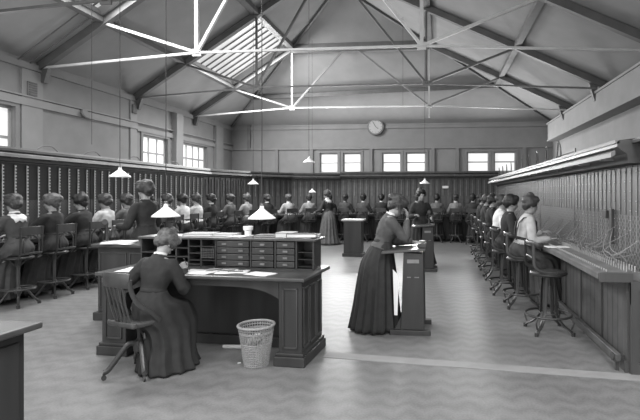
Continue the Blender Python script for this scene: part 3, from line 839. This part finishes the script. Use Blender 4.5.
far(-1.9, 15.05, 0, .015, .02, .02, .55, 'seated operator in black with pale square collar beside the telephoning woman')
far(-1.3, 15.05, 0, .03, .02, .045, .5, 'seated operator in black right behind the head of the telephoning woman')
far(-.75, 15.05, 0, .05, .03, .045, .3, 'seated operator in dark grey just left of the standing woman under the lamp')
far(-.1, 15.05, 0, .12, .02, .02, .3, 'seated operator in grey blouse under the small pale plate')
far(.5, 15.05, 0, .2, .02, .045, .5, 'seated operator in light grey blouse, second from right end of far row')
far(1.0, 14.6, -.3, .03, .02, .02, None, 'seated operator in dark dress at the right end of the far row')
# right row
RX = 1.02
right = [
    (6.6, .42, .05, .045, .2, .2, 'operator in pale blouse with dark crossing straps, second stool of right row', .03),
    (7.45, .02, .025, .02, None, .14, 'operator in black dress between white blouse and strapped blouse', None),
    (8.7, .66, .02, .045, None, .2, 'operator in bright white blouse at the right switchboard', None),
    (9.8, .02, .02, .02, None, .1, 'operator in black just beyond the bright white blouse', None),
    (11.0, .03, .02, .045, None, .1, 'operator in dark dress, fifth along the right switchboard', None),
    (12.2, .025, .02, .02, None, .1, 'operator in black, farthest along the right switchboard', None),
]
base_stool = bentwood_stool((1.22, 5.42, 0), -PI / 2 + .12, 'empty bentwood stool with round seat nearest on the right', GR)
for k, (y, t, s, h, cl, ln, lab, st) in enumerate(right):
    x = 1.12 if k == 0 else RX
    person('operator', 'seated ' + lab, (x, y, 0), -PI / 2 + rnd.uniform(-.08, .08), seat=.68, lean=ln, hands=((-.2, .35, 1.0), (.22, .33, .95)), head=(.3, .1), top=t, skirt=s, hair=h, collar=cl,
           group=GPR, straps=st, voxel=.014, bun=('top', 'low', 'back')[k % 3])
    c = copy_tree(base_stool); c.location = (x, y, 0); c.rotation_euler.z = -PI / 2; c['label'] = 'stool under the ' + lab

# ------------------------------------------------------------------ standing people
person('s', 'standing woman in black dress with full dark hair facing left behind the desks', (-4.1, 6.2, 0), 1.25, lean=.05, hands=((-.2, .3, 1.05), (.15, .32, 1.1)), head=(.15, .1), top=.014, skirt=.014, hair=.045, scale=1.05, voxel=.012, bun='low')
person('s', 'standing woman with long grey skirt and white yoke turned to the far board', (-3.42, 14.1, 0), .9, lean=.1, hands=((-.25, .3, 1.0), (.1, .34, 1.05)), head=(.2, .3), top=.03, skirt=.09, hair=.045, collar=.5, yoke=True, voxel=.016)
person('s', 'standing dark-dressed woman behind the second narrow desk, under the small lamp', (-.42, 10.15, 0), PI + .3, lean=.05, hands=((-.18, .25, 1.05), (.18, .25, 1.1)), head=(.3, .1), top=.02, skirt=.02, hair=.02, voxel=.014, collar=.1)

# telephoning woman
person('s', 'standing woman in grey blouse and dark skirt stooping with a telephone at her ear', (-.7, 5.34, 0), -1.25, lean=.3, tilt=-.02, twist=-.1,
       hands=((-.12, .46, 1.03), (.1, .33, 1.33)), poles=((-.5, -.3, -1), (.12, .1, -1)), handdir=((0, 1, -.1), (-.12, -.02, 1)), head=(.7, .1), neck=(0, .5), top=.075, skirt=.02, hair=.045, collar=.65, voxel=.009, folds=17, scale=.95,
       bun='back', grip=(.4, .9), feet=((-.08, .0, 0), (.08, .05, 0)),
       skirt_rings=[(0, .04, 1.045, .116, .11), (0, .02, .97, .165, .15), (0, -.01, .82, .2, .2), (0, -.02, .6, .22, .235), (0, -.03, .3, .25, .27), (0, -.04, .02, .28, .31)])

# writing woman
person('s', 'seated woman in dark dress with upswept hair bending over the desk to write', (-2.58, 3.94, 0), -.03, scale=.94, seat=.47, lean=.28, tilt=.03, twist=-.05,
       hands=((-.3, .28, .88), (.15, .33, .885)), poles=((-.8, -.1, -.9), (.4, -.4, -.9)), head=(.95, -.25), neck=(.07, .45), top=.024, skirt=.02, hair=.085, collar=.6, voxel=.009, folds=13,
       bun='top', grip=(.5, 1.6), feet=((.04, .3, 0), (.13, .28, 0)),
       skirt_rings=[(.012, .045, .72, .115, .112), (.015, .03, .64, .165, .18), (.035, .12, .57, .195, .32), (.06, .15, .47, .2, .37), (.11, .16, .38, .19, .33), (.15, .1, .25, .2, .28), (.16, .04, .12, .235, .26), (.18, .03, .015, .26, .28)])

# ------------------------------------------------------------------ swivel chair
c = empty('swivel_chair', (-2.6, 3.83, 0), -.33, label='wooden swivel chair with slatted back behind the writing woman'); c['category'] = 'chair'
c.scale = (.8, .9, .97)
m = M['chair']
b = B(); n = 8
b.prism([(-.2, -.2, 0), (.2, -.2, 0), (.23, .05, 0), (.2, .22, 0), (-.2, .22, 0), (-.23, .05, 0)], (0, 0, 0), (0, 0, .04)); o = obj('seat', b, m, c, bevel=.012, loc=(0, 0, .445))
b = B(); pts = [(-.2, -.235, .86), (-.1, -.262, .865), (0, -.27, .867), (.1, -.262, .865), (.2, -.235, .86)]
b.tube(smoothpath(pts, 4), [(.065, .012)] * 17, 10, ref=(0, 0, 1)); obj('crest_rail', b, m, c, bevel=.003)
for k in range(5):
    x = -.12 + k * .06; b = B(); b.tube([(x * .9, -.17, .48), (x, -.222, .65), (x * 1.02, -.262, .83)], [(.014, .006)] * 3, 8, ref=(1, 0, 0)); obj('back_slat', b, m, c)
for s in (-1, 1):
    b = B(); b.tube(smoothpath([(s * .2, -.235, .87), (s * .2, -.22, .78), (s * .215, -.16, .66), (s * .235, -.03, .56), (s * .225, .06, .47)], 4), [(.024, .014)] * 17, 10, ref=(0, 1, 0)); obj('side_stile', b, m, c)
b = B(); b.tube([(-.22, -.18, .475), (0, -.2, .475), (.22, -.18, .475)], [(.02, .014)] * 3, 8, ref=(0, 0, 1)); obj('lower_rail', b, m, c)
b = B(); b.lathe([(.001, .45), (.09, .45), (.09, .42), (.03, .4), (.022, .36), (.022, .3), (.05, .29), (.06, .25), (.055, .2), (.02, .17), (.001, .17)], n=16); obj('swivel_column', b, M['iron'], c)
b = B(); b.tube([(.02, 0, .37), (.14, -.05, .37), (.17, -.06, .33)], .012, 6); obj('tilt_lever', b, M['iron'], c)
for k in range(4):
    a = PI / 4 + k * PI / 2 + .33; d = V((math.cos(a), math.sin(a), 0)); t = V((-d.y, d.x, 0))
    b = B(); b.tube(smoothpath([d * .03 + V((0, 0, .26)), d * .1 + V((0, 0, .27)), d * .19 + V((0, 0, .17)), d * .27 + V((0, 0, .08)), d * .31 + V((0, 0, .065))], 4), [(.022, .024)] * 17, 10, ref=t)
    lg = obj('leg', b, m, c)
    b = B(); q = d * .305; b.tube([q + t * .01 + V((0, 0, .022)), q - t * .01 + V((0, 0, .022))], .022, 12); b.tube([q + V((0, 0, .06)), q + V((0, 0, .03))], .01, 6); obj('caster', b, M['iron'], lg)

# ------------------------------------------------------------------ central desk
D = empty('pedestal_desk', (-2.3, 4.16, 0), -.07, label='dark kneehole desk with drawer gallery at which the woman writes'); D['category'] = 'desk'
W = M['deskwood']
def box(name, m, par, x0, x1, y0, y1, z0, z1, bev=.006, lab=None):
    b = B(); b.box(x0, x1, y0, y1, z0, z1); return obj(name, b, m, par, bevel=bev, smooth=False, label=lab)
for x0, x1 in ((-.96, -.7), (.85, 1.07)):
    p = box('pedestal', W, D, x0, x1, 0, .56, .1, .76)
    b = B(); b.box(x0 - .035, x1 + .035, -.035, .59, 0, .09); b.box(x0 - .02, x1 + .02, -.02, .58, .09, .12); obj('plinth', b, W, p, bevel=.008, smooth=False)
    b = B()
    for q in ((x0 + .04, x1 - .04, .16, .7),):
        b.box(q[0], q[0] + .012, -.012, 0, q[2], q[3]); b.box(q[1] - .012, q[1], -.012, 0, q[2], q[3]); b.box(q[0], q[1], -.012, 0, q[2], q[2] + .012); b.box(q[0], q[1], -.012, 0, q[3] - .012, q[3])
    sx = x1 if x0 > 0 else x0; e = .012 if x0 > 0 else -.012
    for y0, y1 in ((.03, .17), (.2, .36), (.39, .53)):
        b.box(sx, sx + e, y0, y0 + .012, .16, .7); b.box(sx, sx + e, y1 - .012, y1, .16, .7); b.box(sx, sx + e, y0, y1, .16, .172); b.box(sx, sx + e, y0, y1, .688, .7)
    obj('panel_moulding', b, M['chair'], p, smooth=False)
box('modesty_panel', W, D, -.7, .85, .5, .53, .1, .76); box('kneehole_plinth', W, D, -.7, .85, .46, .54, 0, .1)
b = B(); n = 24
for i in range(n):
    xa, xb = -.7 + 1.55 * i / n, -.7 + 1.55 * (i + 1) / n
    za = .7 - .1 * abs((xa - .075) / .775) ** 5; zb = .7 - .1 * abs((xb - .075) / .775) ** 5
    b.prism([(xa, 0, za), (xb, 0, zb), (xb, 0, .765), (xa, 0, .765)], (0, 0, 0), (0, .02, 0))
bmesh.ops.remove_doubles(b.bm, verts=b.bm.verts, dist=.0005); obj('arched_apron', b, W, D, smooth=False)
b = B(); b.box(-1.0, 1.11, -.05, .72, .765, .8); obj('desk_top', b, M['topwood'], D, bevel=.01, smooth=False)
# gallery of pigeonholes and drawers
G = box('gallery_case', W, D, -.84, 1.05, .58, .6, .8, 1.09)
b = B(); b.box(-.86, 1.07, .36, .66, 1.085, 1.11); obj('gallery_top', b, M['topwood'], D, bevel=.006, smooth=False)
b = B()
for x in (-.84, -.6, -.44, -.3, -.16, .0, .38, .64, .86, 1.034): b.box(x, x + .016, .38, .58, .8, 1.085)
for x0, x1, z in ((-.83, -.6, .94), (-.6, -.3, .9), (-.6, -.3, .99), (-.3, 0, .87), (-.3, -.16, .94), (-.3, -.16, 1.01), (-.16, .0, 1.01)): b.box(x0, x1, .38, .58, z, z + .01)
b.box(-.84, 1.05, .38, .58, .8, .815); obj('pigeonhole', b, W, G, smooth=False)
for ci, (x0, x1) in enumerate(((.02, .375), (.4, .635), (.66, .855))):
    for ri in range(4):
        z = .822 + ri * .065
        dr = box('drawer', W, D, x0 + .004, x1 - .004, .372, .56, z, z + .058, .004)
        xm = (x0 + x1) / 2
        for o_ in ((-.09, .09) if ci == 0 else (0,)):
            b = B(); b.box(xm + o_ - .024, xm + o_ + .024, .364, .373, z + .02, z + .04)
            obj('label_holder', b, M['brass'], dr, smooth=False)
b = B()
for k in range(7): b.box(-.29, -.01 + .0 - .15, .374, .384, .83 + k * .0, .84)
for k in range(6):
    for j in range(8): b.box(-.145 + j * .018, -.133 + j * .018, .372, .38, .9 + k * .017, .91 + k * .017)
obj('index_tabs', b, M['brass'], G, smooth=False, label='small panel of pale index tabs')
for k in range(3):
    b = B(); b.box(.88, 1.03, .4, .57, .83 + k * .07, .835 + k * .07); obj('tray_shelf', b, W, G, smooth=False)

# rear desk (taller, set back to the left)
E_ = empty('high_desk', (-3.45, 5.35, 0), -.04, label='taller dark desk behind and left of the writing desk'); E_['category'] = 'desk'
box('cabinet_body', W, E_, -.75, .9, 0, .62, .1, .9); b = B(); b.box(-.79, .94, -.04, .66, 0, .1); obj('plinth', b, W, E_, bevel=.01, smooth=False)
b = B(); b.box(-.8, .95, -.06, .68, .9, .935); obj('desk_top', b, M['topwood'], E_, bevel=.008, smooth=False)
b = B()
for k in range(4):
    x = -.72 + k * .4; b.box(x, x + .36, -.01, 0, .16, .172); b.box(x, x + .36, -.01, 0, .82, .832); b.box(x, x + .012, -.01, 0, .16, .832); b.box(x + .348, x + .36, -.01, 0, .16, .832)
obj('panel_moulding', b, M['chair'], E_, smooth=False)

# corner of the near left desk
F_ = empty('corner_desk', (-3.1, 2.2, 0), -.03, label='dark desk corner cropped at the bottom left of the photo'); F_['category'] = 'desk'
b = B(); b.box(-.75, .62, -.42, .38, .05, .74); obj('cabinet_body', b, W, F_, bevel=.004, smooth=False)
b = B(); b.box(-.8, .7, -.48, .43, .74, .78); obj('desk_top', b, mat('worn desk top', .06, .45, .2, 5, .02, stretch=(.3, 1, 1)), F_, bevel=.012, smooth=False)
b = B(); b.box(-.78, .65, -.45, .41, 0, .08); obj('plinth', b, W, F_, bevel=.006, smooth=False)
b = B(); b.box(.62, .632, -.38, -.02, .14, .68); b.box(.62, .632, .02, .34, .14, .68); obj('side_panel', b, W, F_, bevel=.01, smooth=False)

# ------------------------------------------------------------------ narrow test desks
def test_desk(loc, rz, s, label, H=.93):
    r = empty('standing_desk', loc, rz, label=label); r['category'] = 'desk'; r.scale = (s,) * 3
    for y in (0, .46):
        b = B(); b.prism([(-.13, y, .06), (.13, y, .06), (.115, y, H - .04), (-.1, y, H - .02)], (0, 0, 0), (0, .035, 0)); e = obj('end_panel', b, W, r, bevel=.004, smooth=False)
        b = B(); b.box(-.25, .2, y - .02, y + .055, 0, .055); b.prism([(-.2, y, .055), (-.13, y, .055), (-.13, y, .2)], (0, 0, 0), (0, .035, 0)); obj('foot', b, W, e, bevel=.006, smooth=False)
    b = B(); b.box(-.1, .1, .035, .46, .12, H - .05); obj('cabinet_body', b, W, r, smooth=False)
    b = B(); b.prism([(-.34, -.04, H - .04), (.14, -.04, H - .0), (.14, -.04, H + .025), (-.34, -.04, H - .015)], (0, 0, 0), (0, .58, 0)); obj('sloping_top', b, M['topwood'], r, bevel=.005, smooth=False)
    for q in ((-.06, .07, .79, .83), (-.06, -.02, .63, .64), (.02, .07, .63, .64)):
        b = B(); b.box(q[0], q[1], -.008, .004, q[2], q[3]); obj('label_holder', b, M['brass'], r, smooth=False)
    return r
test_desk((-.3, 5.12, 0), 0, 1, 'narrow upright desk the telephoning woman leans on')
test_desk((-.25, 9.35, 0), 0, .98, 'narrow upright desk farther back with a candlestick telephone')
t = empty('small_stand', (-2.16, 11.6, 0), 0, label='small square dark stand with pale edged top in the middle of the floor'); t['category'] = 'stand'
b = B(); b.box(-.22, .22, -.2, .2, .08, .88); obj('cabinet_body', b, W, t, bevel=.005, smooth=False)
b = B(); b.box(-.27, .27, -.24, .24, .88, .92); obj('stand_top', b, M['shade'] if False else mat('light worn top', .4, .5, .1, 6), t, bevel=.005, smooth=False)
b = B(); b.box(-.25, .25, -.23, .23, 0, .08); obj('plinth', b, W, t, bevel=.005, smooth=False)

def phone(loc, rz, label, rc=True):
    r = empty('candlestick_telephone', loc, rz, label=label); r['category'] = 'telephone'
    b = B(); b.lathe([(.001, 0), (.07, 0), (.07, .015), (.02, .035), (.014, .06), (.013, .22), (.02, .23), (.001, .235)], n=20); obj('base', b, M['iron'], r)
    b = B(); b.tube([(0, 0, .235), (0, -.02, .26), (0, -.055, .265)], .018, 10); b.tube([(0, -.05, .265), (0, -.09, .268)], [.012, .035], 14); obj('mouthpiece', b, M['iron'], r)
    b = B(); b.tube([(0, 0, .2), (.05, 0, .19), (.07, 0, .2)], .006, 6); obj('hook', b, M['brass'], r)
    if rc:
        b = B(); b.tube([(.07, 0, .21), (.07, 0, .14), (.07, 0, .09), (.07, 0, .07)], [.014, .016, .02, .032], 12); obj('receiver', b, M['iron'], r)
phone((-.22, 9.5, .92), 0, 'candlestick telephone on the farther narrow desk')
b = B(); 
r_ = empty('desk_telephone', (-.2, 5.24, .955), 0, label='small dark telephone box with pale edges on the near narrow desk'); r_['category'] = 'telephone'
b = B(); b.prism([(-.05, -.08, 0), (.05, -.08, 0), (.05, -.08, .05), (-.05, -.08, .04)], (0, 0, 0), (0, .16, 0)); obj('telephone_case', b, M['iron'], r_, bevel=.006)
b = B(); b.tube([(0, 0, .05), (0, 0, .075)], .03, 16); obj('dial_boss', b, M['brass'], r_)
# receiver in the woman's hand
b = B(); b.tube([(0, 0, -.06), (0, 0, .03), (0, 0, .05), (0, 0, .06)], [.014, .018, .028, .03], 12)
rcv = obj('telephone_receiver', b, M['iron'], loc=(-.45, 5.22, 1.37)); props(rcv, 'dark telephone receiver held to the ear of the stooping woman', 'receiver')

# ------------------------------------------------------------------ lamps
def lamp(x, y, z, s, label, top=None):
    r = empty('pendant_lamp', (x, y, z), 0, label=label, group='white shaded pendant lamps'); r['category'] = 'lamp'
    b = B(); b.lathe([(.13 * s, 0), (.128 * s, .01 * s), (.035 * s, .085 * s), (.02 * s, .1 * s), (.018 * s, .125 * s)], n=28); obj('lamp_shade', b, M['shade'], r, solid=.003)
    b = B(); b.tube([(0, 0, .1 * s), (0, 0, .15 * s)], .018 * s, 12); obj('lamp_holder', b, M['brass'], r)
    b = B(); b.ell((0, 0, .03 * s), (.025 * s, .025 * s, .035 * s)); obj('bulb', b, M['ceramic'], r)
    b = B(); b.tube([(0, 0, .14 * s), (0, 0, (top or 4.1) - z)], .0045, 6); obj('hanging_cord', b, M['book'], r)
lamp(-3.96, 5.45, 1.76, .95, 'white conical lamp before the left switchboard, above the pale blouse', 5.7)
lamp(-2.63, 4.27, 1.33, 1.0, 'white conical lamp just above the head of the writing woman', 5.9)
lamp(-1.71, 4.36, 1.31, 1.0, 'white conical lamp above the drawers of the writing desk', 5.9)
lamp(-4.22, 10.24, 1.77, .95, 'small white lamp at the bend of the far board', 5.85)
lamp(-2.71, 9.48, 2.2, .95, 'highest small white lamp, seen against the far wall left of the windows', 6.7)
lamp(-3.68, 13.21, 1.6, .8, 'tiny white lamp left of the standing woman with grey skirt', 6.0)
lamp(-.37, 11.4, 1.8, .95, 'small white lamp above the dark standing woman', 6.0)
for x, y, k in ((-5.25, 6.6, 'left, crossing the wall pier vent'), (-1.0, 12.6, 'in the middle, ending near the clock')):
    b = B(); top = EH + (x - XL) * .58 if x < XC else EH + (XR - x) * .55
    b.tube([(x, y, top + .08), (x, y, 2.3 if k[0] == 'l' else 3.95)], .004, 5); props(obj('hanging_wire', b, M['book']), 'thin hanging wire ' + k, 'wire')

# ------------------------------------------------------------------ things on the desks
def dpt(x, y, z):  # desk local to world
    a = -.07; return (-2.3 + x * math.cos(a) - y * math.sin(a), 4.16 + x * math.sin(a) + y * math.cos(a), z)
def sheet(x, y, z, w, h, rz, label, m='paper', t=.004, name='paper_sheet', cat='paper', group='papers on the writing desk', world=False):
    b = B(); nx = 6; g = []
    for i in range(nx + 1):
        for j in range(nx + 1):
            xx = -w / 2 + w * i / nx; yy = -h / 2 + h * j / nx
            g.append(b.bm.verts.new((xx, yy, .003 * math.sin(i * 1.3 + x * 9) * math.sin(j * .9 + y * 7) + .003)))
    for i in range(nx):
        for j in range(nx): b.bm.faces.new((g[i * (nx + 1) + j], g[(i + 1) * (nx + 1) + j], g[(i + 1) * (nx + 1) + j + 1], g[i * (nx + 1) + j + 1]))
    o = obj(name, b, M[m], loc=(x, y, z + .001) if world else dpt(x, y, z + .001), rot=rz - (0 if world else .07)); md = o.modifiers.new('s', 'SOLIDIFY'); md.thickness = t; md.offset = 1
    return props(o, label, cat, group)
sheet(-.62, .15, .8, .42, .3, .2, 'large pale sheet under the left forearm of the writing woman')
sheet(-.02, .14, .8, .34, .26, -.1, 'white sheet the woman is writing on')
sheet(.3, .2, .8, .3, .22, .25, 'sheet to the right of the writing hand')
sheet(.12, .28, .8, .3, .14, .0, 'grey slip behind the writing sheet against the gallery', 'papergrey')
sheet(.62, .12, .8, .26, .18, -.25, 'bright white paper alone at the right of the desk top')
for k, (x, y, a, L_, lab) in enumerate(((.12, .17, .9, .17, 'pen lying on the right half of the writing sheet'), (.25, .16, .5, .16, 'second pen lying right of the writing sheet'), (.36, .13, .3, .14, 'short pen by the desk front edge'))):
    b = B(); b.tube([(-L_ / 2, 0, .005), (L_ / 2, 0, .005)], [.004, .005], 8); props(obj('pen', b, M['iron'], loc=dpt(x, y, .811), rot=a), lab, 'pen')
b = B(); b.tube([(0, 0, 0), (-.02, -.06, .12)], [.003, .005], 8); props(obj('pen', b, M['iron'], loc=(-2.41, 4.3, .815)), 'pen held upright in the hand of the writing woman', 'pen')
b = B(); b.tube([(-.11, 0, .008), (.11, 0, .008)], .008, 8); props(obj('ruler', b, M['book'], loc=dpt(.42, .3, .8), rot=.1), 'dark ruler lying before the drawers', 'ruler')
def book(loc, w, d, h, rz, label, m='book', group='ledgers and papers on the gallery top'):
    r = empty('ledger', loc, rz, label=label, group=group); r['category'] = 'book'
    b = B(); b.box(-w / 2, w / 2, -d / 2, d / 2, 0, .005); b.box(-w / 2, w / 2, -d / 2, d / 2, h - .005, h); b.box(-w / 2, -w / 2 + .005, -d / 2, d / 2, 0, h); obj('cover', b, M[m], r, bevel=.001, smooth=False)
    b = B(); b.box(-w / 2 + .006, w / 2 - .006, -d / 2 + .006, d / 2 - .006, .006, h - .006); obj('page_block', b, M['paper'], r, smooth=False)
GP = 'ledgers and papers on the gallery top'
book(dpt(-.25, .55, 1.11), .3, .24, .03, .1, 'flat pale ledger on the gallery top right of the writing woman\'s head', 'papergrey')
book(dpt(.02, .57, 1.11), .24, .2, .025, -.1, 'thin pale ledger on the gallery top left of the white pot', 'papergrey')
book(dpt(.5, .56, 1.11), .26, .22, .02, .05, 'dark ledger on the gallery top right of the white pot')
book(dpt(.7, .55, 1.11), .18, .2, .05, .0, 'thick pale ledger on the gallery top beyond the lamp', 'papergrey')
book(dpt(.94, .58, 1.11), .2, .12, .03, .1, 'pale ledger leaning block near the right end of the gallery top', 'papergrey')
sheet(.86, .48, 1.11, .28, .16, .1, 'white papers at the right end of the gallery top', group=GP)
book(dpt(.9, .46, 1.117), .3, .1, .04, .05, 'long black ledger crossing the right end of the gallery')
sheet(-.55, .52, 1.11, .3, .2, -.1, 'white sheet on the gallery top behind the woman\'s head', group=GP)
sheet(.2, .5, 1.11, .2, .16, .1, 'white sheet in front of the white pot', group=GP)
po = empty('ink_pot', dpt(.27, .56, 1.115), 0, label='white ceramic pot with flared rim on the gallery top'); po['category'] = 'pot'
b = B(); b.lathe([(.001, 0), (.033, 0), (.036, .05), (.05, .065), (.052, .1), (.046, .1), (.03, .06), (.001, .055)], n=24); obj('bowl', b, M['ceramic'], po)
b = B(); b.lathe([(.001, -.004), (.06, -.004), (.062, .004), (.001, .004)], n=24); obj('saucer', b, M['ceramic'], po)
# on the high desk
sheet(-3.96, 5.45, .936, .34, .3, .3, 'pile of white papers on the high desk under the lamp', world=True, group='papers on the high desk', t=.02)
sheet(-3.8, 5.34, .936, .16, .12, -.3, 'small white slip overhanging the pile on the high desk', world=True, group='papers on the high desk')
phone((-4.17, 5.5, .935), .4, 'candlestick telephone on the high desk at the left')
# on the near narrow desk
sheet(-.5, 5.36, .905, .22, .28, .1, 'white paper on the sloping top before the telephoning woman', world=True, group='papers on the narrow desk').rotation_euler.y = -.08
sheet(-.34, 5.24, .922, .2, .26, -.3, 'second white paper beside the desk telephone', world=True, group='papers on the narrow desk').rotation_euler.y = -.08
b = B(); b.prism([(0, 0, 0), (.035, 0, 0), (.05, 0, .44), (-.015, 0, .5)], (0, 0, 0), (0, .006, 0)); props(obj('hanging_paper', b, M['paper'], loc=(-.5, 5.1, .22)), 'long white paper strip hanging against the left side of the narrow desk', 'paper')
b = B(); b.box(-.14, .14, -.09, .09, 0, .008); props(obj('shelf_card', b, M['paper'], loc=(1.48, 6.1, .875), rot=.1), 'white card lying on the right key shelf beyond the empty stool', 'card')

# waste basket
wb = empty('waste_basket', (-1.66, 4.1, 0), 0, label='round wicker waste basket full of paper beside the desk pedestal'); wb['category'] = 'basket'
b = B(); n = 40
def rad(z): return .105 + .05 * z / .36
for k in range(n):
    a = 2 * PI * k / n; b.tube([(rad(z) * math.cos(a), rad(z) * math.sin(a), z) for z in (.0, .36)], .0045, 5)
for z in list(i * .016 for i in range(1, 14)) + [.3, .31, .335]:
    b.tube([(rad(z) * math.cos(2 * PI * k / 40) * (1 + .02 * (-1) ** k), rad(z) * math.sin(2 * PI * k / 40) * (1 + .02 * (-1) ** k), z) for k in range(41)], .0055, 5, cap=False)
b.lathe([(.001, .004), (.105, .004), (.105, .012), (.001, .012)], n=24)
obj('woven_side', b, M['wicker'], wb)
b = B(); b.tube([(.158 * math.cos(2 * PI * k / 40), .158 * math.sin(2 * PI * k / 40), .362) for k in range(41)], .013, 8, cap=False); obj('rim', b, M['wicker'], wb)
for k in range(5):
    b = B(); q = bmesh.ops.create_icosphere(b.bm, subdivisions=3, radius=.045)
    for v in b.bm.verts: v.co *= 1 + .35 * noise.noise(v.co * 40 + V((k * 3, 0, 0)))
    a = k * 1.3; o = obj('crumpled_paper', b, M['papergrey'], smooth=False, loc=(-1.66 + .045 * math.cos(a), 4.1 + .045 * math.sin(a), .07 + .045 * k))
    props(o, 'crumpled paper ball in the waste basket, number of balls cannot be told apart', 'paper', 'crumpled papers in the basket'); o['label'] = 'crumpled grey paper inside the wicker waste basket'
b = B(); b.tube([(-.16, 0, .022), (.16, 0, .022)], .02, 16); b.tube([(-.165, 0, .022), (.165, 0, .022)], .014, 12); props(obj('paper_roll', b, M['papergrey'], loc=(-2.0, 4.5, 0), rot=.05), 'rolled white paper lying on the floor left of the basket', 'paper roll')
b = B(); b.cbox((0, 0, .003), (.03, .02, .004)); props(obj('paper_scrap', b, M['paper'], loc=(-1.83, 4.12, .001), rot=.4), 'tiny paper scrap on the floor before the basket', 'paper')

# ------------------------------------------------------------------ light and camera
w = bpy.data.worlds.new('World'); scn.world = w; w.use_nodes = True
bg = w.node_tree.nodes['Background']; bg.inputs[0].default_value = (1, 1, 1, 1); bg.inputs[1].default_value = 1.0
def area(loc, rot, sx, sy, e, nm):
    li = bpy.data.lights.new(nm, 'AREA'); li.shape = 'RECTANGLE'; li.size = sx; li.size_y = sy; li.energy = e
    o = bpy.data.objects.new(nm, li); col.objects.link(o); o.location = loc; o.rotation_euler = rot
for a in LW: area((XL + .12, (a[0] + a[1]) / 2, (a[2] + a[3]) / 2), (0, -PI / 2, 0), a[3] - a[2], a[1] - a[0], 30, 'left_window_daylight')
for a in ((-4.3, -2.8), (-2.05, -.5), (.95, 2.6)): area(((a[0] + a[1]) / 2, YB - .12, 2.67), (-PI / 2, 0, 0), 1.5, .65, 75, 'far_window_daylight')
cam = bpy.data.cameras.new('camera'); co = bpy.data.objects.new('camera', cam); col.objects.link(co); scn.camera = co
cam.sensor_width = 36; cam.lens = 467 / 640 * 36; cam.shift_x = -75 / 640; cam.shift_y = -16 / 640; cam.clip_start = .05
co.location = (0, 0, 1.55); co.rotation_euler = (PI / 2, 0, math.atan(.0964))
scn.view_settings.view_transform = 'Standard'; scn.view_settings.look = 'None'; scn.view_settings.exposure = 1.12; scn.view_settings.gamma = 1

bpy.data.scenes.remove(WORK)
